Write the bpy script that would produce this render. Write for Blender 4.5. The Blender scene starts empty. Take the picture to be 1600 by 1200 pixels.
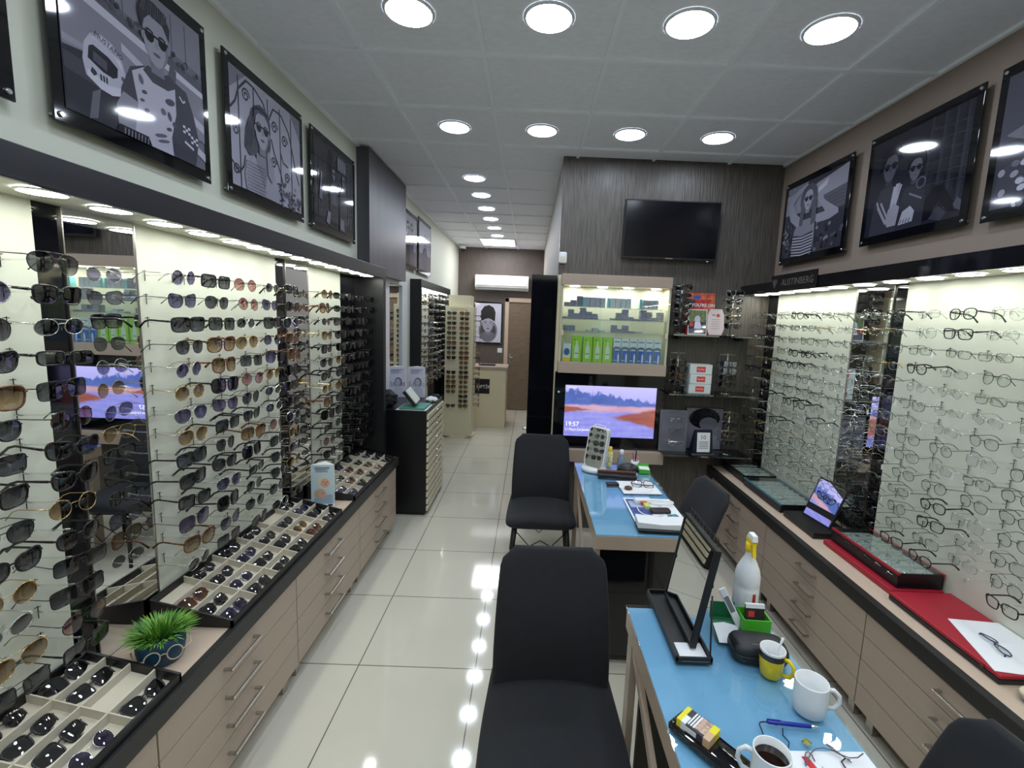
import bpy, bmesh, math, random
from mathutils import Vector, Matrix, Euler
sc = bpy.context.scene
COL = sc.collection
PI = math.pi
RND = random.Random(7)

# ---------------------------------------------------------------- camera, world, exposure
CAM_H = 1.8075
cam_d = bpy.data.cameras.new('camera'); cam = bpy.data.objects.new('camera', cam_d); COL.objects.link(cam)
def cam_axes(pitch, yaw, roll):
    cp, sp, cy, sy = math.cos(pitch), math.sin(pitch), math.cos(yaw), math.sin(yaw)
    F = Vector((sy*cp, cy*cp, -sp)); R = Vector((cy, -sy, 0)); U = R.cross(F)
    cr, sr = math.cos(roll), math.sin(roll)
    return cr*R + sr*U, -sr*R + cr*U, F
cR, cU, cF = cam_axes(.1317, .0063, .0396)
M = Matrix((cR, cU, -cF)).transposed().to_4x4(); M.translation = (0, 0, CAM_H)
cam.matrix_world = M
cam_d.sensor_fit = 'HORIZONTAL'; cam_d.sensor_width = 36.0
cam_d.lens = 725.58/1600*36
cam_d.shift_x = -29.7/1600; cam_d.shift_y = -7.1/1600
cam_d.clip_start = .05; cam_d.clip_end = 60
sc.camera = cam
w = bpy.data.worlds.new('world'); sc.world = w; w.use_nodes = True
w.node_tree.nodes['Background'].inputs[0].default_value = (.02, .025, .04, 1)
w.node_tree.nodes['Background'].inputs[1].default_value = .4
sc.view_settings.view_transform = 'Standard'; sc.view_settings.look = 'None'
sc.view_settings.gamma = 1; sc.view_settings.use_curve_mapping = False
sc.view_settings.exposure = 0.46
E_CEIL, E_SOFF, E_PANEL, E_CAB = 36.0, 25.0, 16.0, 36.0      # lamp radiances
cy_ = sc.cycles
cy_.max_bounces = 9; cy_.diffuse_bounces = 5; cy_.glossy_bounces = 5; cy_.transmission_bounces = 5
cy_.transparent_max_bounces = 24; cy_.sample_clamp_indirect = 6; cy_.caustics_reflective = False; cy_.caustics_refractive = False

# ---------------------------------------------------------------- materials
def lin(c):
    c /= 255.0
    return c/12.92 if c <= .04045 else ((c+.055)/1.055)**2.4
def S(r, g, b): return (lin(r), lin(g), lin(b), 1)
MATS = {}
def mat(name, col, rough=.5, metal=0, spec=.5, emis=None, es=0, coat=0, alpha=1, noise=None, bump=None):
    if name in MATS: return MATS[name]
    m = bpy.data.materials.new(name); m.use_nodes = True; nt = m.node_tree
    b = nt.nodes['Principled BSDF']; c = S(*col)
    b.inputs['Base Color'].default_value = c; b.inputs['Roughness'].default_value = rough
    b.inputs['Metallic'].default_value = metal; b.inputs['Specular IOR Level'].default_value = spec
    b.inputs['Coat Weight'].default_value = coat; b.inputs['Coat Roughness'].default_value = .03
    if emis: b.inputs['Emission Color'].default_value = S(*emis); b.inputs['Emission Strength'].default_value = es
    if noise:      # (scale, amount, (sx,sy,sz))
        tc = nt.nodes.new('ShaderNodeTexCoord'); mp = nt.nodes.new('ShaderNodeMapping'); nz = nt.nodes.new('ShaderNodeTexNoise')
        nt.links.new(tc.outputs['Object'], mp.inputs[0]); nt.links.new(mp.outputs[0], nz.inputs['Vector'])
        mp.inputs['Scale'].default_value = noise[2]; nz.inputs['Scale'].default_value = noise[0]; nz.inputs['Detail'].default_value = 4
        mr = nt.nodes.new('ShaderNodeMapRange'); mr.inputs[1].default_value = .3; mr.inputs[2].default_value = .7
        mr.inputs[3].default_value = 1-noise[1]; mr.inputs[4].default_value = 1+noise[1]
        nt.links.new(nz.outputs[0], mr.inputs[0])
        vm = nt.nodes.new('ShaderNodeVectorMath'); vm.operation = 'SCALE'; vm.inputs[0].default_value = c[:3]
        nt.links.new(mr.outputs[0], vm.inputs['Scale']); nt.links.new(vm.outputs[0], b.inputs['Base Color'])
        if bump:
            bp = nt.nodes.new('ShaderNodeBump'); bp.inputs['Strength'].default_value = bump; bp.inputs['Distance'].default_value = .004
            nt.links.new(nz.outputs[0], bp.inputs['Height']); nt.links.new(bp.outputs[0], b.inputs['Normal'])
    MATS[name] = m; return m
def emit(name, col, s):
    if name in MATS: return MATS[name]
    m = bpy.data.materials.new(name); m.use_nodes = True; nt = m.node_tree; nt.nodes.clear()
    e = nt.nodes.new('ShaderNodeEmission'); o = nt.nodes.new('ShaderNodeOutputMaterial')
    e.inputs[0].default_value = S(*col); e.inputs[1].default_value = s; nt.links.new(e.outputs[0], o.inputs[0]); MATS[name] = m; return m
def clear(name, col, refl=.08, rough=.02, grad=None, fres=True):
    """thin see-through sheet: tinted transparency under a fresnel gloss; grad=(z0, z1, colour at z0) is a tint that fades down the lens"""
    if name in MATS: return MATS[name]
    m = bpy.data.materials.new(name); m.use_nodes = True; nt = m.node_tree; nt.nodes.clear(); N = nt.nodes.new; L = nt.links.new
    t = N('ShaderNodeBsdfTransparent'); g = N('ShaderNodeBsdfGlossy'); mx = N('ShaderNodeMixShader'); o = N('ShaderNodeOutputMaterial')
    t.inputs[0].default_value = S(*col); g.inputs['Roughness'].default_value = rough; g.inputs[0].default_value = (1, 1, 1, 1)
    if grad:
        tc = N('ShaderNodeTexCoord'); sx = N('ShaderNodeSeparateXYZ'); mr = N('ShaderNodeMapRange'); mc = N('ShaderNodeMix'); mc.data_type = 'RGBA'
        L(tc.outputs['Object'], sx.inputs[0]); L(sx.outputs[2], mr.inputs[0]); mr.inputs[1].default_value = grad[0]; mr.inputs[2].default_value = grad[1]
        L(mr.outputs[0], mc.inputs[0]); mc.inputs[6].default_value = S(*grad[2]); mc.inputs[7].default_value = S(*col); L(mc.outputs[2], t.inputs[0])
    if fres:     # Schlick, the same from either side of the sheet
        f = N('ShaderNodeLayerWeight'); f.inputs[0].default_value = .5
        q = N('ShaderNodeMath'); q.operation = 'POWER'; q.inputs[1].default_value = 5; L(f.outputs['Facing'], q.inputs[0])
        a = N('ShaderNodeMath'); a.operation = 'MULTIPLY_ADD'; a.inputs[1].default_value = 1-refl; a.inputs[2].default_value = refl; a.use_clamp = True
        L(q.outputs[0], a.inputs[0]); L(a.outputs[0], mx.inputs[0])
    else: mx.inputs[0].default_value = refl
    L(t.outputs[0], mx.inputs[1]); L(g.outputs[0], mx.inputs[2]); L(mx.outputs[0], o.inputs[0]); MATS[name] = m; return m
def grid_mat(name, col, line, x0, y0, step, half, rough, noise=.03, coat=0, nscale=3):
    m = mat(name, col, rough, coat=coat, noise=(nscale, noise, (1, 1, 1))); nt = m.node_tree; N = nt.nodes.new; L = nt.links.new
    b = nt.nodes['Principled BSDF']; src = b.inputs['Base Color'].links[0].from_socket
    tc = N('ShaderNodeTexCoord'); sx = N('ShaderNodeSeparateXYZ'); L(tc.outputs['Object'], sx.inputs[0]); outs = []
    for k, o0 in ((0, x0), (1, y0)):
        a = N('ShaderNodeMath'); a.operation = 'SUBTRACT'; a.inputs[1].default_value = o0 - 60*step + half; L(sx.outputs[k], a.inputs[0])
        d = N('ShaderNodeMath'); d.operation = 'MODULO'; d.inputs[1].default_value = step; L(a.outputs[0], d.inputs[0])
        c = N('ShaderNodeMath'); c.operation = 'LESS_THAN'; c.inputs[1].default_value = 2*half; L(d.outputs[0], c.inputs[0]); outs.append(c)
    mx = N('ShaderNodeMath'); mx.operation = 'MAXIMUM'; L(outs[0].outputs[0], mx.inputs[0]); L(outs[1].outputs[0], mx.inputs[1])
    mc = N('ShaderNodeMix'); mc.data_type = 'RGBA'; L(mx.outputs[0], mc.inputs[0]); L(src, mc.inputs[6]); mc.inputs[7].default_value = S(*line); L(mc.outputs[2], b.inputs['Base Color'])
    return m
m_floor = grid_mat('polished_tile', (205, 200, 184), (112, 106, 94), -.8208, 2.175, .6, .0028, .07, .02, 0)
m_floor.node_tree.nodes['Principled BSDF'].inputs['Specular IOR Level'].default_value = .62
m_ceil = mat('ceiling_tile', (240, 243, 252), .8, noise=(28, .035, (1, 1.6, 1)), bump=.25)
m_tbar = mat('ceiling_bar', (246, 250, 255), .6)
m_wall_l = mat('cream_paint', (214, 216, 200), .6, noise=(2, .015, (1, 1, 1)))
m_wall_r = mat('taupe_paint', (146, 130, 118), .6, noise=(2, .015, (1, 1, 1)))
m_paper = mat('streaked_wallpaper', (86, 80, 74), .38, noise=(9, .42, (11, 11, .55)), bump=.9)
m_paperf = mat('fine_wallpaper', (92, 82, 76), .5, noise=(9, .25, (11, 11, .55)), bump=.4)
m_cream = mat('cream_display_panel', (212, 214, 198), .42, noise=(5, .05, (1, 1, 1)), bump=.08)
m_bgloss = mat('black_glass', (10, 11, 16), .05, spec=.6)
m_black = mat('black_laminate', (14, 14, 18), .35)
m_bmatt = mat('black_plastic', (16, 16, 18), .5)
m_fascia = mat('dark_wood', (32, 31, 36), .32, noise=(6, .2, (1, .12, 6)), bump=.1)
m_box = mat('dark_grey_wood', (74, 72, 78), .4, noise=(5, .15, (3, 3, .3)), bump=.15)
m_lam = mat('beige_laminate', (170, 152, 136), .34, noise=(6, .018, (1, .25, 5)))
m_lam2 = mat('pale_laminate', (190, 170, 152), .45, noise=(6, .03, (1, 1, 1)))
m_edge = mat('black_edge_band', (30, 30, 30), .4, noise=(8, .2, (2, .4, 6)))
m_mirror = mat('mirror_silver', (235, 238, 238), .01, metal=1)
m_chrome = mat('brushed_steel', (190, 186, 178), .28, metal=1)
m_chromeb = mat('chrome', (220, 220, 220), .08, metal=1)
m_dark_metal = mat('dark_metal', (50, 48, 46), .35, metal=1)
m_white = mat('white_plastic', (228, 230, 230), .3)
m_offw = mat('off_white_laminate', (214, 206, 176), .4)
m_paperw = mat('white_paper', (228, 230, 234), .7)
m_velvet = mat('black_velvet', (13, 14, 20), .85, noise=(30, .25, (1, 1, 1)))
m_velvet.node_tree.nodes['Principled BSDF'].inputs['Sheen Weight'].default_value = .06
m_glass = clear('clear_glass', (250, 253, 252), .045)
m_acryl = clear('clear_acrylic', (246, 248, 247), .12, .06)
m_blue = mat('blue_table_cover', (124, 176, 208), .3, noise=(2.2, .04, (1, 1, 1)))
m_wood = mat('walnut_door', (114, 97, 80), .45, noise=(4, .16, (2, 2, 14)))
m_divider = mat('cream_divider', (196, 188, 170), .7)
m_light = emit('ceiling_lamp_glow', (228, 240, 255), E_CEIL)
m_soff = emit('soffit_lamp_glow', (248, 252, 244), E_SOFF)
m_lpanel = emit('panel_lamp_glow', (250, 250, 255), E_PANEL)
m_cablt = emit('cabinet_lamp_glow', (255, 250, 238), E_CAB)

# ---------------------------------------------------------------- mesh builder
class MB:
    def __init__(s): s.v = []; s.f = []; s.mi = []; s.sm = []; s.mats = []
    def mid(s, m):
        if m not in s.mats: s.mats.append(m)
        return s.mats.index(m)
    def add(s, vs, fs, m, smooth=False, T=None):
        o = len(s.v); k = s.mid(m)
        s.v += [tuple(T @ Vector(v)) if T else tuple(v) for v in vs]
        s.f += [tuple(i+o for i in f) for f in fs]; s.mi += [k]*len(fs); s.sm += [smooth]*len(fs); return s
    def box(s, x0, y0, z0, x1, y1, z1, m, T=None):
        x0, x1 = min(x0, x1), max(x0, x1); y0, y1 = min(y0, y1), max(y0, y1); z0, z1 = min(z0, z1), max(z0, z1)
        vs = [(x, y, z) for x in (x0, x1) for y in (y0, y1) for z in (z0, z1)]
        return s.add(vs, [(0, 1, 3, 2), (4, 6, 7, 5), (0, 4, 5, 1), (2, 3, 7, 6), (0, 2, 6, 4), (1, 5, 7, 3)], m, False, T)
    def tube(s, pts, r, m, n=6, closed=False, T=None, flat=1.0, up=None):
        P = [Vector(p) for p in pts]; k = len(P); rs = r if isinstance(r, (list, tuple)) else [r]*k; vs = []; fs = []
        prev = None
        for i in range(k):
            if closed: t = P[(i+1) % k]-P[i-1]
            else: t = P[min(i+1, k-1)]-P[max(i-1, 0)]
            t.normalize()
            if up is not None: a = Vector(up)
            else: a = prev if prev is not None else (Vector((0, 0, 1)) if abs(t.z) < .9 else Vector((1, 0, 0)))
            u = (a - t*a.dot(t)); u = u.normalized() if u.length > 1e-6 else t.orthogonal().normalized(); prev = u; w_ = t.cross(u)
            for j in range(n):
                an = 2*PI*j/n; vs.append(P[i] + u*(rs[i]*math.cos(an)) + w_*(rs[i]*flat*math.sin(an)))
        for i in range(k if closed else k-1):
            a, b = i*n, ((i+1) % k)*n
            fs += [(a+j, a+(j+1) % n, b+(j+1) % n, b+j) for j in range(n)]
        if not closed: fs += [tuple(range(n-1, -1, -1)), tuple(range((k-1)*n, k*n))]
        return s.add(vs, fs, m, n > 4, T)
    def lathe(s, prof, m, n=24, c=(0, 0, 0), T=None, cap=True):
        vs = [(c[0]+r*math.cos(2*PI*j/n), c[1]+r*math.sin(2*PI*j/n), c[2]+z) for r, z in prof for j in range(n)]; fs = []
        for i in range(len(prof)-1): fs += [(i*n+j, i*n+(j+1) % n, (i+1)*n+(j+1) % n, (i+1)*n+j) for j in range(n)]
        s.add(vs, fs, m, True, T)
        if cap:
            k = len(prof)-1
            for i, rev in ((0, True), (k, False)):
                if prof[i][0] > 1e-5:
                    ring = vs[i*n:(i+1)*n]; s.add(ring, [tuple(range(n-1, -1, -1)) if rev else tuple(range(n))], m, False, T)
        return s
    def prism(s, poly, z0, z1, m, T=None):
        n = len(poly); vs = [(x, y, z0) for x, y in poly]+[(x, y, z1) for x, y in poly]
        fs = [tuple(range(n-1, -1, -1)), tuple(range(n, 2*n))]+[(j, (j+1) % n, n+(j+1) % n, n+j) for j in range(n)]
        return s.add(vs, fs, m, False, T)
    def face(s, pts, m, T=None): return s.add(pts, [tuple(range(len(pts)))], m, False, T)
    def loft(s, rings, m, T=None, smooth=True, cap=True):
        n = len(rings[0]); vs = [p for r in rings for p in r]; fs = []
        for i in range(len(rings)-1): fs += [(i*n+j, i*n+(j+1) % n, (i+1)*n+(j+1) % n, (i+1)*n+j) for j in range(n)]
        if cap: fs += [tuple(range(n-1, -1, -1)), tuple(range((len(rings)-1)*n, len(rings)*n))]
        return s.add(vs, fs, m, smooth, T)
    def mesh(s, name):
        me = bpy.data.meshes.new(name); me.from_pydata(s.v, [], s.f)
        for m in s.mats: me.materials.append(m)
        me.polygons.foreach_set('material_index', s.mi); me.polygons.foreach_set('use_smooth', s.sm); me.update()
        return me
    def build(s, name, parent=None, bevel=0, loc=None):
        o = bpy.data.objects.new(name, s.mesh(name)); COL.objects.link(o)
        if parent: o.parent = parent
        if loc: o.location = loc
        if bevel:
            b = o.modifiers.new('bevel', 'BEVEL'); b.width = bevel; b.segments = 2; b.limit_method = 'ANGLE'; b.angle_limit = .7
        return o
def thing(name, label, cat, loc=(0, 0, 0), rz=0, group=None, rot=None):
    o = bpy.data.objects.new(name, None); COL.objects.link(o); o.empty_display_size = .05
    o.location = loc; o.rotation_euler = rot if rot else (0, 0, rz); o['label'] = label; o['category'] = cat
    if group: o['group'] = group
    return o
def tag(o, label, cat, group=None, kind=None):
    o['label'] = label; o['category'] = cat
    if group: o['group'] = group
    if kind: o['kind'] = kind
    return o
def struct(o, label=None, cat=None):
    o['kind'] = 'structure'
    if label: o['label'] = label
    if cat: o['category'] = cat
    return o
def bx(name, b, m, parent=None, bevel=0): return MB().box(*b, m).build(name, parent, bevel)
def plabel(o, t): o['label'] = t; return o
def text(name, body, size, m, parent, T, extr=.0004, align='CENTER', bold=0):
    cu = bpy.data.curves.new('lettering', 'FONT'); cu.body = body; cu.size = size; cu.extrude = extr; cu.align_x = align; cu.align_y = 'CENTER'; cu.resolution_u = 2; cu.offset = bold
    t = bpy.data.objects.new('lettering_source', cu); COL.objects.link(t); dg = bpy.context.evaluated_depsgraph_get()
    me = bpy.data.meshes.new_from_object(t.evaluated_get(dg)); me.name = name; me.transform(T); me.materials.clear(); me.materials.append(m)
    bpy.data.objects.remove(t); o = bpy.data.objects.new(name, me); COL.objects.link(o)
    if parent: o.parent = parent
    return o
def basis(o, ux, uy):     # matrix putting local x/y on world vectors ux/uy at point o
    ux = Vector(ux).normalized(); uy = Vector(uy).normalized(); uz = ux.cross(uy)
    M_ = Matrix((ux, uy, uz)).transposed().to_4x4(); M_.translation = Vector(o); return M_
def rotz(a): return Matrix.Rotation(a, 4, 'Z')

# ---------------------------------------------------------------- the room
XL, XR, XC, YM, YF, YB, H = -1.40, 1.975, .215, 3.87, 9.0, -1.9, 3.073
struct(bx('floor', (XL-.1, YB-.1, -.1, XR+.1, YF+.1, 0), m_floor))
struct(bx('ceiling', (XL-.1, YB-.1, H+.012, XR+.1, YF+.1, H+.1), m_ceil))
g = MB()
x = -.8758-.6
for k in range(-1, 6):
    xx = -.8758+.6*k
    if XL < xx < XR: g.box(xx-.011, YB, H-.001, xx+.011, YF if xx < XC else YM, H+.012, m_tbar)
for k in range(-8, 12):
    yy = 2.4697+.6*k
    if YB < yy < YF: g.box(XL, yy-.011, H-.002, XR if yy < YM else XC, yy+.011, H+.012, m_tbar)
g.box(XL, YB, H-.004, XL+.02, YF, H+.012, m_tbar).box(XR-.02, YB, H-.004, XR, YM, H+.012, m_tbar)
struct(g.build('trim_1'), 'white ceiling grid bars', 'ceiling grid')
struct(bx('wall_left', (XL-.12, YB, 0, XL, YF, H+.05), m_wall_l))
struct(bx('wall_right', (XR, YB, 0, XR+.12, YM, H+.05), m_wall_r))
struct(bx('wall_back', (XC, YM, 0, XR+.1, YM+.1, H+.05), m_paper))
struct(bx('wall_corridor', (XC, YM+.1, 0, XC+.1, YF, H+.05), mat('corridor_paint', (176, 168, 162), .6)))
struct(bx('wall_far', (XL-.1, YF, 0, XC+.1, YF+.1, H+.05), m_paperf))
f_ = MB().box(XL, YB-.1, 0, -1.0, YB, H, m_wall_l).box(1.4, YB-.1, 0, XR, YB, H, m_wall_l).box(-1.0, YB-.1, 2.6, 1.4, YB, H, m_wall_l)
struct(f_.build('wall_front'))
wf = struct(MB().box(-1.0, YB-.06, 0, -.96, YB-.02, 2.6, m_dark_metal).box(.2, YB-.06, 0, .25, YB-.02, 2.6, m_dark_metal).box(1.36, YB-.06, 0, 1.4, YB-.02, 2.6, m_dark_metal).box(-1, YB-.06, 2.56, 1.4, YB-.02, 2.6, m_dark_metal).box(-1, YB-.06, 0, 1.4, YB-.02, .05, m_dark_metal).build('window_1'))
bx('pane', (-.98, YB-.045, .03, 1.38, YB-.04, 2.58), m_glass, wf)
# far door with casing
d = thing('door_1', 'brown wood-grain interior door in pale casing', 'door', (-.07, YF, 0)); d['kind'] = 'structure'
MB().box(-.42, -.05, 0, -.345, 0, 2.17, m_lam2).box(.20, -.05, 0, .275, 0, 2.17, m_lam2).box(-.42, -.05, 2.09, .275, 0, 2.17, m_lam2).build('casing', d, .004)
dl = MB().box(-.345, -.03, .01, .20, -.001, 2.09, m_wood).build('door_leaf', d)
MB().box(-.325, -.035, .93, -.285, -.03, 1.12, m_chrome).tube([(-.305, -.035, 1.04), (-.305, -.08, 1.04), (-.21, -.08, 1.04)], .008, m_chrome).build('handle', dl)

# ---------------------------------------------------------------- ceiling lamps
def disc_lamp(name, label, group, x, y, z, r, me, parent=None):
    if parent is None: t = thing(name, label, 'ceiling light', (x, y, z), 0, group); o = (0, 0, 0)
    else:
        t = bpy.data.objects.new(name, None); COL.objects.link(t); t.parent = parent; t.location = (x, y, z); t.empty_display_size = .02
    q = .0075 if r > .06 else .0045; rb = MB()      # flat-shaded lip around the opal disc
    for pr in ([(r, -.003), (r, -q)], [(r, -q), (r*1.08, -q)], [(r*1.08, -q), (r*1.13, 0)]): rb.lathe(pr, m_white, 28, cap=False)
    rb.build('rim', t)
    MB().lathe([(.0005, -.004), (r, -.004)], me, 28, cap=False).build('diffuser', t)
    return t
GL = 'round recessed ceiling lights'
names_x = ['left end', 'second from left', 'third from left', 'right end']
k = 0
for r_i, yy in enumerate((2.175, 3.385, .965, -.245, -1.4)):
    for c_i, xx in enumerate((-.57, .03, .635, 1.24)):
        lab = ('round ceiling light, %s of the %s row' % (names_x[c_i], ['nearest visible', 'second visible'][r_i])) if r_i < 2 else 'round ceiling light above and behind the viewpoint, %s of the %s row back' % (names_x[c_i], ['first', 'second', 'third'][r_i-2])
        disc_lamp('ceiling_light', lab, GL, xx, yy, H+.0115, .098, m_light)
for k, yy in enumerate((4.557, 5.155, 5.77, 6.353, 6.976, 7.617)):
    disc_lamp('ceiling_light', 'round corridor ceiling light, %s from the shop end' % ['first', 'second', 'third', 'fourth', 'fifth', 'sixth'][k], GL, -.575, yy, H+.0115, .095, m_light)
t = thing('panel_light', 'square lit ceiling panel at far end of corridor', 'ceiling light', (-.60, 8.2, H))
MB().box(-.29, -.33, -.012, .29, .33, -.004, m_white).build('frame', t); bx('diffuser', (-.275, -.315, -.015, .275, .315, -.012), m_lpanel, t)
t = thing('security_camera', 'white dome security camera in the far left ceiling corner', 'camera', (-1.29, 8.75, H))
MB().lathe([(.06, 0), (.06, -.05), (.05, -.06)], m_white, 20).build('base', t); MB().lathe([(.045, -.06), (.045, -.09), (.03, -.11), (.001, -.12)], m_bgloss, 16).build('lens_dome', t)

# ---------------------------------------------------------------- eyewear
lens_m = {
 'violet': clear('violet_lens', (58, 52, 88), .10, grad=(-.024, .022, (128, 122, 160))),
 'grey': clear('grey_lens', (40, 42, 50), .10, grad=(-.024, .022, (112, 112, 120))),
 'black': clear('black_lens', (26, 27, 32), .12),
 'brown': clear('brown_lens', (84, 58, 36), .10, grad=(-.02, .022, (190, 165, 130))),
 'green': clear('green_lens', (58, 68, 52), .10, grad=(-.02, .022, (120, 130, 105))),
 'rose': clear('rose_lens', (140, 82, 88), .10, grad=(-.02, .022, (205, 160, 155))),
 'amber': clear('amber_lens', (190, 130, 66), .10),
 'blue mirror': clear('blue_mirror_lens', (40, 120, 200), .5),
 'clear': clear('demo_lens', (242, 246, 244), .05)}
frame_m = {'black': mat('black_acetate', (16, 16, 18), .18), 'gold': mat('gold_wire', (196, 168, 116), .22, metal=1), 'silver': mat('silver_wire', (196, 196, 192), .2, metal=1),
 'tortoise': mat('tortoise_acetate', (104, 62, 34), .2, noise=(90, .7, (1, 1, 1))), 'gunmetal': mat('gunmetal_wire', (66, 64, 66), .25, metal=1), 'red': mat('red_acetate', (96, 26, 26), .2),
 'white': mat('white_acetate', (214, 212, 206), .2), 'brown': mat('brown_acetate', (70, 46, 34), .2), 'clear': clear('clear_acetate', (205, 208, 200), .2, .1), 'navy': mat('navy_acetate', (34, 38, 78), .2)}
SH = {  # centre x, half width, half height, power, trapezoid, outer lift, y shift
 'round': (.034, .0245, .0240, 2.0, 0, 0, 0), 'oval': (.034, .0260, .0200, 2.1, 0, 0, 0), 'square': (.036, .0285, .0225, 4.5, .06, 0, 0),
 'oversized': (.037, .0310, .0270, 3.0, .10, .04, 0), 'wayfarer': (.035, .0275, .0215, 3.4, .22, .06, 0), 'cat-eye': (.035, .0285, .0220, 2.6, .20, .28, 0),
 'aviator': (.036, .0290, .0250, 2.3, .30, -.10, -.002), 'rectangular': (.034, .0270, .0165, 4.0, .08, .02, 0), 'shield': (.033, .0325, .0240, 4.0, .15, .0, 0), 'panto': (.034, .0255, .0225, 2.4, .20, .04, 0)}
def outline(sh, side, n):
    cx, a, b, p, tr, li, dy = SH[sh]; out = []
    for j in range(n):
        th = 2*PI*j/n; c, s_ = math.cos(th), math.sin(th)
        x = a*math.copysign(abs(c)**(2/p), c); z = b*math.copysign(abs(s_)**(2/p), s_)
        x *= 1+tr*z/b*.5; z += li*x*(.5+.5*z/b) if x > 0 else 0; z += dy
        X = side*(cx+x); out.append(Vector((X, 1.5*X*X, z)))
    return out
def eyewear_meshes(sh, fr, le, wire, lod, folded):
    n = (10, 16, 26)[lod]; tn = (3, 4, 6)[lod]; fm = frame_m[fr]; lm = lens_m[le]; r = .0011 if wire else .0023
    if lod == 0: r *= 1.25
    fb = MB()
    for s_ in (-1, 1): fb.tube(outline(sh, s_, n), r, fm, tn, True, up=(0, 1, 0))
    cx, a, b = SH[sh][:3]; zi = b*.28; xi = cx-a*.93
    fb.tube([(-xi, .001, zi), (-xi*.5, -.0015, zi+.003), (xi*.5, -.0015, zi+.003), (xi, .001, zi)], r*1.1, fm, tn)
    if wire and sh in ('aviator', 'square'): fb.tube([(-cx*.75, .001, b*.92), (cx*.75, .001, b*.92)], r, fm, tn)
    xo = cx+a+.003; zo = b*.42
    for s_ in (-1, 1):
        fb.tube([(s_*(cx+a*.93), .0055, zo), (s_*xo, .0065, zo+.001), (s_*(xo+.001), .012, zo+.001)], r*1.25, fm, tn)
        if lod: fb.tube([(s_*xi, .002, 0), (s_*(xi-.002), .009, -.004), (s_*(xi-.001), .009, -.010)], .0013, lens_m['clear'] if wire else fm, 3)
    lens = []
    for s_ in (-1, 1):
        o = outline(sh, s_, n); c = Vector((s_*cx, 1.5*cx*cx-.0015, 0)); mid = [c+(p-c)*.55-Vector((0, .0006, 0)) for p in o]
        vs = [c]+mid+o; fs = [(0, 1+j, 1+(j+1) % n) for j in range(n)]+[(1+j, 1+n+j, 1+n+(j+1) % n, 1+(j+1) % n) for j in range(n)]
        lens.append(MB().add(vs, fs, lm, True).mesh('lens'))
    temple = []
    for s_ in (-1, 1):
        x0 = s_*(xo+.001); hgt = (.0012 if wire else .0030)*(1.3 if lod == 0 else 1)
        if folded:
            yb = .016 if s_ < 0 else .022
            P = [(x0, .011, zo+.001), (x0*.97, yb, zo), (x0*.4, yb+.002, zo-.002), (-x0*.35, yb+.003, zo-.006), (-x0*.72, yb+.003, zo-.020)]
        else:
            P = [(x0, .011, zo+.001), (x0, .05, zo), (x0*.98, .088, zo-.001), (x0*.96, .108, zo-.008), (x0*.94, .132, zo-.030)]
        temple.append(MB().tube(P, [hgt*1.25, hgt, hgt, hgt*1.15, hgt*1.5], fm, max(4, tn), flat=.42 if not wire else .8, up=(0, 0, 1)).mesh('temple'))
    return fb.mesh('frame'), lens, temple
PROTO = {}
def eyewear(name, label, cat, group, sh, fr, le, wire, lod, folded, loc, rot, parts=True):
    key = (sh, fr, le, wire, lod, folded, parts)
    if key not in PROTO:
        f, l, t_ = eyewear_meshes(sh, fr, le, wire, lod, folded)
        if not parts:
            bm = bmesh.new()
            mats = [frame_m[fr], lens_m[le]]
            for me, k in [(f, 0), (l[0], 1), (l[1], 1), (t_[0], 0), (t_[1], 0)]:
                n0 = len(bm.faces); bm.from_mesh(me); bm.faces.ensure_lookup_table()
                for fc in bm.faces[n0:]: fc.material_index = k
            me = bpy.data.meshes.new(name); bm.to_mesh(me); bm.free()
            for m in mats: me.materials.append(m)
            PROTO[key] = me
        else: PROTO[key] = (f, l, t_)
    P = PROTO[key]
    if not parts:
        o = bpy.data.objects.new(name, P); COL.objects.link(o); o.location = loc; o.rotation_euler = rot; tag(o, label, cat, group); return o
    o = thing(name, label, cat, loc, 0, group, rot)
    for nm, me in (('frame', P[0]), ('lens', P[1][0]), ('lens', P[1][1]), ('temple', P[2][0]), ('temple', P[2][1])):
        c = bpy.data.objects.new(nm, me); COL.objects.link(c); c.parent = o
    return o
ORD = ['top', 'second', 'third', 'fourth', 'fifth', 'sixth', 'seventh', 'eighth', 'ninth', 'tenth', 'eleventh', 'twelfth', 'thirteenth', 'fourteenth', 'fifteenth', 'sixteenth', 'seventeenth', 'eighteenth', 'nineteenth', 'twentieth', 'lowest', 'lowest']
CORD = ['first', 'second', 'third', 'fourth', 'fifth', 'sixth', 'seventh', 'eighth']
SUN = [('round', 'silver', 'violet', 1), ('square', 'black', 'grey', 0), ('aviator', 'gunmetal', 'grey', 1), ('cat-eye', 'black', 'grey', 0), ('oversized', 'gunmetal', 'violet', 1), ('wayfarer', 'black', 'black', 0),
 ('aviator', 'silver', 'violet', 1), ('round', 'gold', 'brown', 1), ('oversized', 'tortoise', 'brown', 0), ('panto', 'black', 'grey', 0), ('oval', 'silver', 'grey', 1), ('oversized', 'black', 'black', 0),
 ('aviator', 'gold', 'brown', 1), ('rectangular', 'black', 'grey', 0), ('cat-eye', 'gunmetal', 'violet', 1), ('square', 'gunmetal', 'grey', 1), ('shield', 'black', 'grey', 0), ('round', 'gunmetal', 'rose', 1), ('square', 'black', 'grey', 0), ('panto', 'gunmetal', 'grey', 1)]
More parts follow.
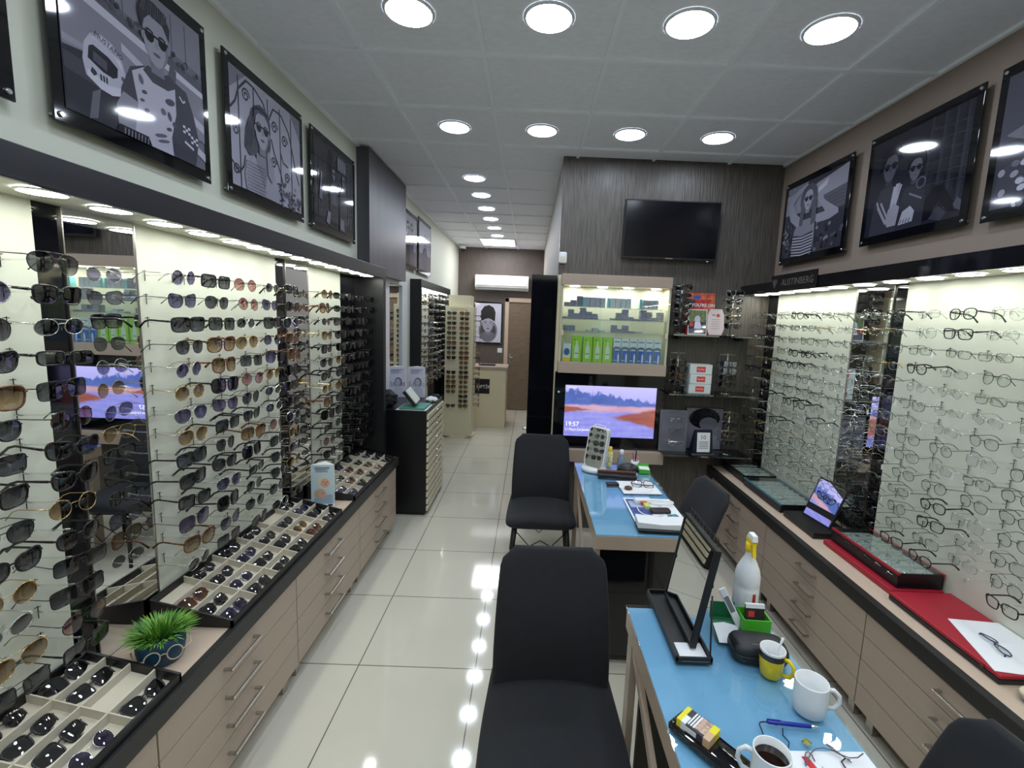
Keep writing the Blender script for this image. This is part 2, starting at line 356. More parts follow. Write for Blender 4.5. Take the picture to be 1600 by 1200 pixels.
OPT = [('panto', 'gunmetal', 'clear', 1), ('rectangular', 'silver', 'clear', 1), ('oval', 'silver', 'clear', 1), ('round', 'silver', 'clear', 1), ('panto', 'gunmetal', 'clear', 1), ('cat-eye', 'gunmetal', 'clear', 1), ('square', 'silver', 'clear', 1),
 ('oval', 'gold', 'clear', 1), ('wayfarer', 'black', 'clear', 0), ('rectangular', 'clear', 'clear', 0), ('panto', 'black', 'clear', 0), ('round', 'gunmetal', 'clear', 1), ('wayfarer', 'clear', 'clear', 0), ('rectangular', 'gunmetal', 'clear', 1)]
def pick(pool, rnd): return pool[rnd.randrange(len(pool))]

# ---------------------------------------------------------------- display walls
ZC = .615
def rod_strip(parent, x, y, side, z0, z1, zs, reach=.12, n=5):
    b = MB()
    for z in zs:
        b.tube([(x+side*.006, y, z-.016), (x+side*.006, y, z+.022)], .0016, m_dark_metal, 4); b.tube([(x+side*.002, y-.006, z+.018), (x+side*.008, y+.006, z+.018)], .0012, m_dark_metal, 4)
        b.tube([(x, y, z+.004), (x+side*reach*.55, y, z+.006), (x+side*reach, y, z+.012)], .0028, m_acryl, n)
        b.box(x+side*(reach-.002), y-.006, z-.002, x+side*(reach+.002), y+.006, z+.014, m_acryl)
    return b.build('display_rod', parent)
def soffit_lights(parent, x, ys, z):
    for y in ys: disc_lamp('downlight', '', None, x, y, z-.002, .047, m_soff, parent)
# left display
DL = thing('sunglasses_display_wall', 'long lit cream and black sunglasses wall above the left counter', 'display wall', (0, 0, 0))
XP = -1.385; Y0 = -.6; Y1 = 3.76; ZS = 2.075
for a, b_ in ((Y0, 1.33), (1.66, 2.56), (2.92, 3.42)): bx('display_panel', (XL+.001, a, ZC+.002, XP, b_, ZS), m_cream, DL)
for a, b_ in ((1.33, 1.405), (2.56, 2.65), (3.42, 3.70)): plabel(bx('glass_strip', (XL+.001, a, ZC+.002, XP, b_, ZS), m_bgloss, DL), 'glossy black strip')
for a, b_ in ((1.405, 1.66), (2.65, 2.92)):
    mo = plabel(bx('mirror', (XL+.001, a+.003, ZC+.002, XP+.004, b_-.003, ZS), m_mirror, DL), 'tall mirror strip')
    bx('mirror_edge', (XP, a, ZC+.002, XP+.007, a+.004, ZS), m_chrome, mo); bx('mirror_edge', (XP, b_-.004, ZC+.002, XP+.007, b_, ZS), m_chrome, mo)
bx('end_post', (XL+.001, 3.70, ZC+.002, -1.16, Y1, ZS), m_black, DL)
plabel(bx('soffit', (XL+.001, Y0, ZS, -1.178, Y1, 2.105), mat('cream_soffit', (206, 204, 188), .5), DL), 'cream soffit')
plabel(bx('fascia', (-1.178, Y0, 2.068, -1.158, Y1, 2.148), m_fascia, DL, .002), 'dark wood fascia'); bx('top_board', (XL+.001, Y0, 2.13, -1.178, Y1, 2.146), m_fascia, DL)
soffit_lights(DL, -1.235, [1.218-.195*k for k in range(1, 9)]+[1.218, 1.411, 1.612, 1.80, 1.99, 2.154, 2.34, 2.543, 2.75, 2.95, 3.15, 3.35, 3.54], ZS)
LZ = [1.90-.0823*i for i in range(14)]
lcols = [.68, .86, 1.05, 1.235, 1.69, 1.88, 2.07, 2.26, 2.44, 2.86, 3.05, 3.24, 3.44, 3.62]
lc_name = {.68: 'near', .86: 'near', 1.05: 'near', 1.235: 'near', 1.69: 'middle', 1.88: 'middle', 2.07: 'middle', 2.26: 'middle', 2.44: 'middle', 2.86: 'far', 3.05: 'far', 3.24: 'far', 3.44: 'far', 3.62: 'far'}
for y in lcols: rod_strip(DL, XP, y, 1, ZC+.04, 1.96, LZ)
cnt = {}
rn = random.Random(21)
for ci, y in enumerate(lcols):
    if y < 1.0: continue
    pn = lc_name[y]; idx = cnt.get(pn, 0); cnt[pn] = idx+1
    for ri, z in enumerate(LZ):
        s = SUN[(ri*3+ci*7+rn.randrange(5)) % len(SUN)]
        if ri == 0 and ci in (4,): s = SUN[0]
        if ri == 0 and ci == 5: s = SUN[1]
        if ri in (0, 1) and ci == 6: s = ('round', 'gunmetal', 'rose', 1)
        if ri == 12 and ci == 8: continue
        if y > 3.1: s = (('square', 'tortoise', 'brown', 0) if rn.random() < .6 else ('round', 'gunmetal', 'rose', 1)) if ri < 2 and y < 3.4 else rn.choice([('square', 'black', 'black', 0), ('round', 'gunmetal', 'grey', 1), ('oval', 'black', 'grey', 0), ('cat-eye', 'black', 'grey', 0), ('aviator', 'gunmetal', 'grey', 1)])
        lod = 2 if y < 2.0 else (1 if y < 2.8 else 0)
        lab = '%s %s sunglasses with %s lenses, %s row, %s column, %s left-wall panel' % (s[1], s[0], s[2], ORD[ri], CORD[idx], pn)
        sg_ = eyewear('sunglasses', lab, 'sunglasses', 'sunglasses hung on the left wall display', s[0], s[1], s[2], s[3], lod, False,
                (XP+.145+rn.uniform(-.008, .012), y+rn.uniform(-.008, .008), z), (rn.uniform(-.06, .10), rn.uniform(-.05, .05), PI/2+rn.uniform(-.16, .10)))
        sg_.scale = (1.07, 1.0, 1.07)
# right display
DR = thing('eyeglasses_display_wall', 'long lit cream and black eyeglasses wall above the right counter', 'display wall', (0, 0, 0))
XQ = 1.955; ZR = 2.062
for a, b_ in ((Y0, 2.45), (2.82, 3.72)): bx('display_panel', (XQ, a, ZC+.002, XR-.001, b_, ZR), m_cream, DR)
for a, b_ in ((2.45, 2.53), (3.72, 3.868)): plabel(bx('glass_strip', (XQ, a, ZC+.002, XR-.001, b_, ZR), m_bgloss, DR), 'glossy black strip')
mo = plabel(bx('mirror', (XQ-.004, 2.533, ZC+.002, XR-.001, 2.817, ZR), m_mirror, DR), 'tall mirror strip')
bx('mirror_edge', (XQ-.007, 2.53, ZC+.002, XQ, 2.534, ZR), m_chrome, mo); bx('mirror_edge', (XQ-.007, 2.816, ZC+.002, XQ, 2.82, ZR), m_chrome, mo)
plabel(bx('soffit', (1.732, Y0, ZR, XR-.001, 3.868, ZR+.03), mat('cream_soffit', (206, 204, 188), .5), DR), 'cream soffit')
plabel(bx('fascia', (1.712, Y0, 2.055, 1.732, 3.868, 2.13), m_bgloss, DR, .002), 'glossy black fascia'); bx('top_board', (1.732, Y0, 2.112, XR-.001, 3.868, 2.128), m_black, DR)
soffit_lights(DR, 1.83, [1.78-.2*k for k in range(0, 11)]+[1.98, 2.175, 2.38, 2.6, 2.82, 3.0, 3.19, 3.38, 3.57, 3.75], ZR)
RZ = [1.895-.0845*i for i in range(14)]
rcols = [1.45, 1.62, 1.79, 1.97, 2.15, 2.33, 2.50, 2.70, 2.88, 3.04, 3.19, 3.34, 3.50, 3.64, 3.79]
for y in rcols: rod_strip(DR, XQ, y, -1, ZC+.04, 1.96, RZ)
rn = random.Random(5)
tag_mesh = MB().box(.030, .030, -.030, .031, .040, -.004, m_paperw).tube([(.0305, .035, -.004), (.045, .03, .007)], .0006, m_paperw, 3).mesh('price_tag')
for ci, y in enumerate(rcols):
    pn, idx = ('near', ci) if y < 2.4 else (('strip beside mirror', ci-6) if y < 2.75 else (('far', ci-8) if y < 3.7 else ('far black strip', 0)))
    for ri, z in enumerate(RZ):
        if y < 2.4 and rn.random() < .07: continue
        s = pick(OPT, rn); lod = 2 if y < 2.4 else (1 if y < 3.0 else 0)
        place = {'near': '%s column, near right-wall panel' % CORD[idx], 'far': '%s column, far right-wall panel' % CORD[idx % 8], 'strip beside mirror': ['on black strip before mirror', 'in front of right-wall mirror'][idx % 2], 'far black strip': 'on far black strip, right wall'}[pn]
        lab = '%s %s eyeglasses, %s row, %s' % ('translucent' if s[1] == 'clear' else s[1], s[0], ORD[ri], place)
        eg = eyewear('eyeglasses', lab, 'eyeglasses', 'eyeglasses hung on the right wall display', s[0], s[1], s[2], s[3], lod, False,
                (XQ-.145+rn.uniform(-.012, .008), y+rn.uniform(-.01, .01), z), (rn.uniform(-.08, .14), rn.uniform(-.06, .06), -PI/2+rn.uniform(-.1, .12)))
        if rn.random() < .16:
            q = bpy.data.objects.new('price_tag', tag_mesh); COL.objects.link(q); q.parent = eg

# ---------------------------------------------------------------- base cabinets
def handle(parent, x, y, z, side, ln, th):
    x0 = x; x1 = x+side*.028
    MB().box(x1-.006, y-ln/2, z-th, x1+.006, y+ln/2, z+th, m_chrome).box(x0, y-ln/2, z-th, x1, y-ln/2+.012, z+th, m_chrome).box(x0, y+ln/2-.012, z-th, x1, y+ln/2, z+th, m_chrome).build('handle', parent, .002)
def base_cab(label, y0, y1, side, X, xb, hy, hl, group):
    t = thing('drawer_cabinet', label, 'cabinet', ((X+xb)/2, (y0+y1)/2, 0), 0, group); cx, cyy = (X+xb)/2, (y0+y1)/2
    bi = MB().box(X-side*.02-cx, y0+.002-cyy, .09, xb-cx, y1-.002-cyy, .549, m_lam); bi.build('body', t)
    for i in range(4):
        z0 = .095+.1145*i
        dr = bx('drawer', (X-side*.02-cx, y0+.003-cyy, z0+.002, X-cx, y1-.003-cyy, z0+.1125), m_lam, t, .0015)
        handle(dr, X-cx, hy-cyy, z0+.062, side, hl, .0045)
    for yy in (y0+.06, y1-.06):
        for xx in (X-side*.055, xb+side*.05): MB().box(xx-.02-cx, yy-.02-cyy, 0, xx+.02-cx, yy+.02-cyy, .09, m_chrome).build('foot', t, .002)
GC = 'beige drawer cabinets under the counters'
for (y0, y1, nm) in ((-.42, .405, 'out of frame, behind the viewpoint'), (.405, 1.23, 'nearest the viewpoint'), (1.23, 2.055, 'below the potted plant'), (2.055, 2.88, 'below the long middle tray'), (2.88, 3.70, 'at the far end beside the black chest')):
    base_cab('beige four-drawer cabinet under left counter, ' + nm, y0, y1, 1, -1.06, -1.385, (y0+y1)/2-.02, .19, GC)
for (y0, y1, nm) in ((.14, 1.04, 'nearest the viewpoint'), (1.04, 1.94, 'below the red case'), (1.94, 2.84, 'beyond the spray bottle'), (2.84, 3.74, 'at the far end by the wall')):
    base_cab('beige four-drawer cabinet under right counter, ' + nm, y0, y1, -1, 1.57, 1.95, (y0+y1)/2-.01, .15, GC)
def counter(name, label, X, xb, y0, y1, side):
    t = thing(name, label, 'counter', (0, 0, 0)); bx('slab', (X-side*.006, y0, .5505, xb, y1, .613), m_lam2, t)
    plabel(bx('edge_band', (X-side*.006, y0, .5505, X+side*.006, y1, .6135), m_edge, t, .001), 'black edge band')
    plabel(bx('end_band', (X-side*.006, y1, .5505, xb, y1+.012, .6135), m_edge, t, .001), 'black edge band')
    # black border strip let into the top along the front
    plabel(bx('border_strip', (X-side*(.022 if side > 0 else .03), y0, .6125, X+side*.004, y1, .6142), m_edge, t), 'black border strip')
counter('worktop', 'long left counter top, beige with black front edge', -1.06, XL+.001, Y0, 3.76, 1)
counter('worktop', 'long right counter top, beige with black front edge', 1.57, XR-.001, Y0, 3.85, -1)
# ---------------------------------------------------------------- trays with sunglasses on the left counter
def tray(label, y0, y1, rows, cols, xa, xb_, zf, zb, group, seed, place, near):
    """sloping tray: front edge at xa (zf high), back edge at xb_ (zb high)"""
    t = thing('display_tray', label, 'tray', (0, y0, 0), 0, group); L = y1-y0; sl = math.atan2(zb-zf, xa-xb_); z0 = ZC
    def zt(x): return zf+(xa-x)/(xa-xb_)*(zb-zf)
    prof = [(xa, z0), (xa, zf), (xb_, zb), (xb_, z0)]
    for a, b_ in ((0, .008), (L-.008, L)):
        MB().add([(x, yy, z) for yy in (a, b_) for x, z in prof], [(0, 1, 2, 3), (7, 6, 5, 4), (0, 4, 5, 1), (1, 5, 6, 2), (2, 6, 7, 3), (3, 7, 4, 0)], m_black).build('side_wall', t)
    bx('front_wall', (xa-.008, 0, z0, xa, L, zf), m_black, t); bx('back_wall', (xb_, 0, z0, xb_+.006, L, zb), m_black, t)
    dd = .030
    fl = MB().add([(x, yy, z) for yy in (.008, L-.008) for x, z in ((xa-.008, zt(xa)-dd), (xa-.008, zt(xa)-dd-.003), (xb_+.006, zt(xb_)-dd-.003), (xb_+.006, zt(xb_)-dd))],
                  [(0, 1, 2, 3), (7, 6, 5, 4), (0, 4, 5, 1), (1, 5, 6, 2), (2, 6, 7, 3), (3, 7, 4, 0)], m_divider).build('tray_floor', t)
    W = xa-xb_
    def strip(xA, xB, yA, yB):
        return MB().add([(x, yy, zt(x)+dz) for yy in (yA, yB) for x, dz in ((xA, -.002), (xA, -dd), (xB, -dd), (xB, -.002))], [(0, 1, 2, 3), (7, 6, 5, 4), (0, 4, 5, 1), (1, 5, 6, 2), (2, 6, 7, 3), (3, 7, 4, 0)], m_divider)
    for i in range(1, rows): strip(xa-.008, xb_+.006, L*i/rows-.002, L*i/rows+.002).build('divider', t)
    for j in range(1, cols): strip(xa-W*j/cols+.002, xa-W*j/cols-.002, .008, L-.008).build('divider', t)
    r = random.Random(seed)
    for i in range(rows):
        for j in range(cols):
            if r.random() < (.03 if j < cols-1 else .08): continue
            s = pick([q for q in SUN if q[0] != 'shield'], r) if r.random() < .3 else pick([('oversized', 'black', 'black', 0), ('square', 'black', 'black', 0), ('wayfarer', 'black', 'grey', 0), ('cat-eye', 'black', 'black', 0), ('oversized', 'red', 'brown', 0), ('square', 'navy', 'violet', 0), ('oval', 'black', 'grey', 0)], r)
            xc = xa-W*(j+.5)/cols; yc = L*(i+.5)/rows
            M_ = Matrix.Translation((xc-.004, y0+yc, zt(xc)-dd+.010)) @ Matrix.Rotation(sl, 4, 'Y') @ Matrix.Rotation(PI/2+r.uniform(-.08, .08), 4, 'Z') @ Matrix.Rotation(-PI/2+.42, 4, 'X')
            lab = '%s %s folded sunglasses, %s tray, %s row away, %s from front edge' % (s[1], s[0], place, CORD[i], CORD[j])
            eyewear('folded_sunglasses', lab, 'sunglasses', 'folded sunglasses lying in the left counter trays', s[0], s[1], s[2], s[3], near, True, M_.to_translation(), M_.to_euler())
GT = 'black sunglasses trays on the left counter'
tray('sloping black tray of folded sunglasses, nearest on left counter', .66, 1.345, 4, 4, -1.068, -1.375, .645, .715, GT, 11, 'near', 2)
tray('sloping black tray of folded sunglasses in middle of left counter', 1.60, 2.62, 6, 4, -1.068, -1.375, .645, .715, GT, 12, 'middle', 2)
tray('sloping black tray of folded sunglasses at far end of left counter', 2.82, 3.68, 5, 4, -1.068, -1.375, .645, .70, GT, 13, 'far', 1)

# ---------------------------------------------------------------- painter for flat prints
def gray_m(v, tint='p'):
    v = max(0, min(255, int(round(v/10.0)*10)))
    return mat('print_grey_%d' % v, (int(v*.97), int(v*.96), min(255, v+9)), .06, coat=.3)
class Print:
    def __init__(s, w_, h, bg): s.w = w_; s.h = h; s.b = MB(); s.k = 0; s.rect(0, 0, 1, 1, bg)
    def P(s, pts, m):
        m = gray_m(m) if isinstance(m, (int, float)) else m
        d_ = .00004*s.k; s.k += 1
        s.b.face([(x*s.w-s.w/2, -d_, y*s.h) for x, y in pts], m); return s
    def rect(s, x0, y0, x1, y1, m): return s.P([(x0, y0), (x1, y0), (x1, y1), (x0, y1)], m)
    def ell(s, cx, cy, rx, ry, m, n=20, rot=0):
        c, q = math.cos(rot), math.sin(rot)
        return s.P([(cx+rx*math.cos(a)*c-ry*math.sin(a)*q, cy+rx*math.cos(a)*q+ry*math.sin(a)*c) for a in (2*PI*i/n for i in range(n))], m)
    def line(s, pts, w_, m):
        for (x0, y0), (x1, y1) in zip(pts, pts[1:]):
            dx, dy = (x1-x0)*s.w, (y1-y0)*s.h; l = math.hypot(dx, dy) or 1e-6; nx, ny = -dy/l*w_/2/s.w, dx/l*w_/2/s.h
            s.P([(x0-nx, y0-ny), (x1-nx, y1-ny), (x1+nx, y1+ny), (x0+nx, y0+ny)], m); s.k -= 1
        s.k += 1; return s
    def curl(s, cx, cy, r, d_, m, w_=.006, turns=1.6):
        return s.line([(cx+r*(1-.8*t_)*math.cos(d_*t_*turns*2*PI)/s.w*s.h, cy+r*(1-.8*t_)*math.sin(t_*turns*2*PI)) for t_ in (i/26 for i in range(27))], w_, m)
def poster(label, cx, y, z, w_, h, side, paint, group, x=None, marg=(.035, .045)):
    """side +1: on left wall facing +x; -1: on right wall facing -x; 0: faces -y. local: width x, front -y, base z=0"""
    rz = {1: PI/2, -1: -PI/2, 0: 0}[side]
    t = thing('framed_poster', label, 'poster', (cx, y, z), rz, group)
    bo = MB().box(-w_/2, 0, 0, w_/2, .008, h, m_bgloss).build('acrylic_board', t, .001)
    p = Print(w_-2*marg[0], h-2*marg[1], 60); paint(p); o = p.b.build('print', t); o.location = (0, -.0006, marg[1])
    for a in (-1, 1):
        for zz in (.02, h-.02): MB().lathe([(.0085, 0), (.0085, .004), (.006, .006)], m_chromeb, 12, T=Matrix.Translation((a*(w_/2-.018), 0, zz)) @ Matrix.Rotation(PI/2, 4, 'X')).lathe([(.005, -.032), (.005, -.008)], m_chrome, 8, T=Matrix.Translation((a*(w_/2-.018), 0, zz)) @ Matrix.Rotation(PI/2, 4, 'X')).build('bolt', t)
    return t
def face_(p, x, y, s, skin=150, hair=50, glasses=25, lips=90, tilt=0):
    """head centred at x, y; s = half height in units of print height"""
    k = p.h/p.w
    p.P([(x-.34*s*k, y-.4*s), (x-.36*s*k, y-1.35*s), (x+.36*s*k, y-1.35*s), (x+.34*s*k, y-.4*s)], skin-30)
    p.P([(x+k*s*a_, y+s*b_) for a_, b_ in ((-.70, .35), (-.69, -.15), (-.58, -.55), (-.34, -.88), (-.10, -1.0), (.12, -1.0), (.36, -.88), (.58, -.55), (.69, -.15), (.70, .35), (.58, .75), (.3, .98), (-.3, .98), (-.58, .75))], skin)
    p.P([(x+k*s*a_, y+s*b_) for a_, b_ in ((.30, -.86), (.12, -1.0), (.36, -.88), (.58, -.55), (.69, -.15), (.70, .35), (.52, .1), (.50, -.4))], skin-28)
    for q in (-1, 1): p.ell(x+q*s*.73*k, y-.02*s, s*.08*k, s*.17, skin-22)
    p.P([(x-.03*s*k, y+.12*s), (x+.05*s*k, y+.12*s), (x+.13*s*k, y-.20*s), (x+.0*s*k, y-.25*s), (x-.10*s*k, y-.20*s)], skin-16)
    p.P([(x-.24*s*k, y-.49*s), (x-.08*s*k, y-.44*s), (x+.08*s*k, y-.44*s), (x+.24*s*k, y-.49*s), (x+.1*s*k, y-.58*s), (x-.1*s*k, y-.58*s)], lips)
    for q in (-1, 1):
        p.line([(x+q*.14*s*k, y+.30*s), (x+q*.36*s*k, y+.37*s), (x+q*.56*s*k, y+.31*s)], .05*s, hair)
        if glasses is not None: p.P([(x+q*a_*s*k, y+b_*s) for a_, b_ in ((.10, .22), (.58, .24), (.62, .10), (.50, -.10), (.30, -.14), (.14, -.02))], glasses)
        else: p.ell(x+q*.32*s*k, y+.12*s, s*.15*k, s*.08, skin-35); p.ell(x+q*.32*s*k, y+.12*s, s*.11*k, s*.045, skin+30); p.ell(x+q*.32*s*k, y+.12*s, s*.05*k, s*.045, 30)
    if glasses is not None: p.line([(x-.68*s*k, y+.22*s), (x+.68*s*k, y+.22*s)], .05*s, glasses)
rp = random.Random(3)
def paint_racer(p):
    p.rect(0, 0, 1, 1, 112).P([(0, 1), (1, 1), (1, .70), (0, .78)], 128)
    for x in (.10, .16, .26, .30, .38, .74, .86): p.line([(x, .62), (x, .97)], .004, 84)
    p.P([(0, .80), (.5, .70), (1, .64), (1, .58), (0, .70)], 88)
    for i in range(60): x = rp.random(); p.ell(x, .75-.11*x+rp.uniform(-.01, .05), .016, .018, rp.choice([60, 76, 100]), 9)
    p.P([(0, .72), (1, .57), (1, .53), (0, .66)], 186).P([(0, .66), (1, .53), (1, .2), (0, .3)], 132).P([(.35, .55), (1, .33), (1, .27), (.35, .50)], 182).P([(.6, .30), (1, .12), (1, .06), (.6, .24)], 176)
    p.P([(0, .34), (.12, .36), (.40, .36), (.62, .22), (.7, 0), (0, 0)], 46).P([(0, .31), (.2, .30), (.45, .29), (.5, .24), (.2, .20), (0, .22)], 66).P([(.12, 0), (.15, .16), (.20, .20), (.17, .02)], 96).P([(.0, .36), (.14, .37), (.12, .40), (0, .40)], 150)
    # helmet on the car roof
    hz = [(.12, .24), (.105, .32), (.12, .42), (.16, .49), (.22, .515), (.29, .50), (.345, .44), (.365, .36), (.36, .28), (.33, .22), (.27, .195), (.20, .20)]
    p.P(hz, 176).P([(.16, .47), (.22, .50), (.28, .485), (.33, .44), (.35, .37), (.30, .43), (.22, .455)], 204).P([(.13, .24), (.13, .28), (.24, .24), (.34, .27), (.33, .22), (.27, .195), (.20, .20)], 200)
    p.P([(.135, .34), (.145, .41), (.17, .43), (.26, .41), (.315, .375), (.31, .32), (.28, .30), (.22, .305)], 40).P([(.165, .345), (.17, .395), (.25, .375), (.245, .32)], 78)
    for i in range(3): p.line([(.205+.017*i, .285), (.207+.017*i, .25)], .006, 50)
    p.P([(.145, .27), (.155, .30), (.175, .29), (.185, .275), (.165, .255)], 56).ell(.345, .33, .012, .014, 90)
    # driver
    p.P([(.35, 0), (.31, .12), (.33, .28), (.40, .44), (.50, .50), (.62, .47), (.74, .52), (.84, .50), (.90, .36), (.94, .2), (.90, 0)], 66)
    p.P([(.30, .02), (.29, .16), (.34, .26), (.45, .24), (.44, .04), (.38, -0)], 140).P([(.40, 0), (.44, .24), (.41, .42), (.50, .49), (.56, .44), (.66, .44), (.74, .49), (.74, .30), (.69, .12), (.70, 0)], 178)
    p.P([(.53, .52), (.49, .47), (.56, .425), (.68, .43), (.75, .48), (.72, .56), (.62, .50)], 74).P([(.69, .54), (.75, .52), (.76, .60), (.71, .62)], 90)
    p.ell(.59, .83, .115, .12, 48); face_(p, .605, .70, .155, 152, 48, 24)
    p.P([(.49, .72), (.485, .84), (.52, .92), (.60, .95), (.68, .93), (.72, .85), (.71, .76), (.66, .84), (.56, .85), (.51, .79)], 46)
    for i in range(12): p.line([(.50+.017*i, .84+.02*rp.random()), (.52+.016*i, .93-.02*abs(i-6)/6+.02*rp.random())], .005, rp.choice([70, 84]))
    for x, y, a_, b_, m in ((.47, .40, .016, .03, 96), (.49, .33, .02, .012, 80), (.47, .27, .018, .010, 90), (.50, .22, .02, .012, 84), (.69, .36, .04, .022, 84), (.63, .27, .02, .022, 100), (.68, .26, .014, .03, 84), (.72, .22, .016, .02, 80), (.67, .17, .022, .012, 76), (.60, .10, .05, .012, 100), (.62, .07, .05, .01, 96)): p.ell(x, y, a_, b_, m, 14, .3)
    for i in range(3):
        for j in range(3):
            if (i+j) % 2 == 0: p.rect(.79+.022*i, .20+.018*j, .812+.022*i, .218+.018*j, 205); p.rect(.86+.022*i, .15+.018*j, .882+.022*i, .168+.018*j, 205)
    p.line([(.80, .14), (.88, .11)], .010, 190).line([(.77, .44), (.80, .41), (.82, .43)], .007, 190).P([(.28, 0), (.30, .05), (.50, .05), (.52, 0)], 30)
    for i in range(8): p.line([(.33+.023*i, 0), (.335+.023*i, .04)], .005, 120)
def paint_woman_iron(p):
    p.rect(0, 0, 1, 1, 162).P([(0, 1), (.0, .80), (.10, .90), (.20, 1)], 120).P([(1, 1), (1, .76), (.90, .90), (.82, 1)], 116)
    for x in (.10, .29, .48, .66, .84): p.line([(x, 0), (x, .95)], .010, 62)
    for (x, y, r, d_) in ((.19, .83, .062, 1), (.38, .78, .055, -1), (.575, .73, .060, 1), (.73, .66, .062, -1), (.55, .38, .056, -1), (.76, .30, .056, 1), (.06, .48, .055, 1), (.62, .16, .05, 1), (.80, .12, .05, -1), (.05, .14, .05, -1)): p.curl(x, y, r, d_, 60, .009)
    p.line([(0, .64), (.06, .72), (.10, .84), (.20, .96), (.30, .95), (.42, .88), (.48, .74), (.47, .62)], .011, 60).line([(.48, .74), (.56, .90), (.68, .90), (.80, .78), (.86, .60), (.92, .40), (.97, .3)], .011, 60).line([(.52, .60), (.56, .48), (.60, .42), (.66, .30), (.70, .18)], .011, 62).line([(.66, .52), (.70, .44), (.78, .42)], .010, 62).line([(0, .2), (.08, .12), (.14, .2), (.16, .3)], .010, 62)
    for i in range(70): p.ell(rp.uniform(.58, .99), rp.uniform(.0, .30)*rp.uniform(.4, 1), .016, .020, rp.choice([60, 80, 104, 130]), 7, rp.random()*3)
    p.ell(.365, .66, .135, .165, 84); p.P([(.24, .70), (.17, .55), (.15, .38), (.21, .32), (.30, .36), (.46, .36), (.50, .50), (.50, .70), (.44, .80), (.34, .82)], 84)
    p.P([(.16, 0), (.14, .14), (.17, .26), (.27, .34), (.36, .26), (.44, .34), (.54, .28), (.60, .16), (.62, 0)], 150).P([(.30, .38), (.29, .30), (.40, .06), (.46, .30), (.45, .40)], 128)
    for i in range(11):
        for j in range(9): p.ell(.17+.022*i+.010*(j % 2), .02+.030*j, .006, .008, 92, 7)
    face_(p, .375, .60, .165, 150, 70, 40)
    p.P([(.26, .62), (.27, .76), (.34, .83), (.43, .82), (.49, .72), (.49, .60), (.46, .70), (.41, .755), (.33, .75), (.28, .70)], 78)
    for i in range(9): p.line([(.20+.008*i, .66-.01*i), (.17+.014*i, .38+.006*i)], .003, rp.choice([66, 104])) 
    p.line([(.27, .76), (.35, .80), (.46, .77)], .012, 50).P([(.46, .46), (.43, .42), (.44, .22), (.50, .16), (.53, .28)], 142)
def paint_dark_couple(p):
    p.rect(0, 0, 1, 1, 38)
    for i in range(60): x = rp.random(); p.line([(x, rp.uniform(.3, 1)), (x+rp.uniform(-.04, .04), rp.uniform(0, .6))], .006, rp.choice([24, 50, 62]))
    p.rect(.55, .78, .78, .97, 80)
    for i in range(4): p.rect(.56+.055*i, .80, .595+.055*i, .95, 120)
    for x, k_ in ((.45, 100), (.70, 90)):
        p.P([(x-.12, 0), (x-.1, .5), (x-.03, .6), (x+.05, .6), (x+.11, .48), (x+.1, 0)], k_-55).P([(x-.07, .3), (x-.04, .56), (x+.05, .56), (x+.08, .3)], k_-20); face_(p, x, .69, .07, k_+10, 30, 15)
    p.P([(.25, .05), (.30, .2), (.36, .18), (.33, .02)], 130).P([(.6, .03), (.62, .18), (.7, .16), (.72, .02)], 120).P([(.1, .3), (.14, .62), (.17, .62), (.16, .28)], 95)
def paint_arms_up(p):
    p.rect(0, 0, 1, 1, 60).P([(0, .62), (1, .56), (1, .90), (0, .90)], 140)
    for i in range(13): p.rect(.028*i+.02, .84, .028*i+.034, 1.0, 158)
    p.P([(.34, .88), (1, 1), (1, .66), (.5, .70)], 152).P([(.45, .80), (.72, .92), (.70, .84), (.48, .74)], 186).P([(.66, .72), (1, .76), (1, .50), (.72, .48)], 88)
    for i in range(4): p.line([(.70, .54+.04*i), (.98, .56+.045*i)], .004, 60)
    for i in range(80): p.ell(rp.uniform(.5, 1) if i % 2 else rp.uniform(0, .25), rp.uniform(0, .46), .022, .026, rp.choice([30, 46, 60, 90, 130]), 8)
    p.P([(.20, 0), (.19, .18), (.21, .36), (.26, .44), (.36, .48), (.48, .48), (.57, .42), (.58, .2), (.55, 0)], 132).P([(.19, 0), (.20, .30), (.36, .26), (.55, .30), (.56, 0)], 70)
    for i in range(7): p.P([(.195, .04*i+.01), (.37, .04*i-.012), (.56, .04*i+.01), (.56, .04*i+.024), (.37, .04*i+.002), (.195, .04*i+.024)], 188)
    p.P([(.26, .40), (.12, .52), (.04, .76), (.10, .88), (.24, .94), (.38, .98), (.40, .92), (.24, .84), (.15, .76), (.24, .58), (.36, .48)], 146)
    p.P([(.50, .46), (.62, .38), (.80, .38), (.93, .42), (.92, .48), (.76, .60), (.60, .74), (.57, .70), (.68, .56), (.72, .50), (.58, .50)], 146)
    p.ell(.42, .76, .145, .19, 86); p.P([(.30, .70), (.29, .42), (.35, .40), (.37, .60)], 86).P([(.49, .64), (.50, .38), (.58, .40), (.57, .70)], 86)
    face_(p, .42, .74, .135, 158, 84, 30); p.P([(.30, .74), (.32, .90), (.42, .95), (.52, .90), (.55, .74), (.49, .84), (.42, .88), (.35, .84)], 84)
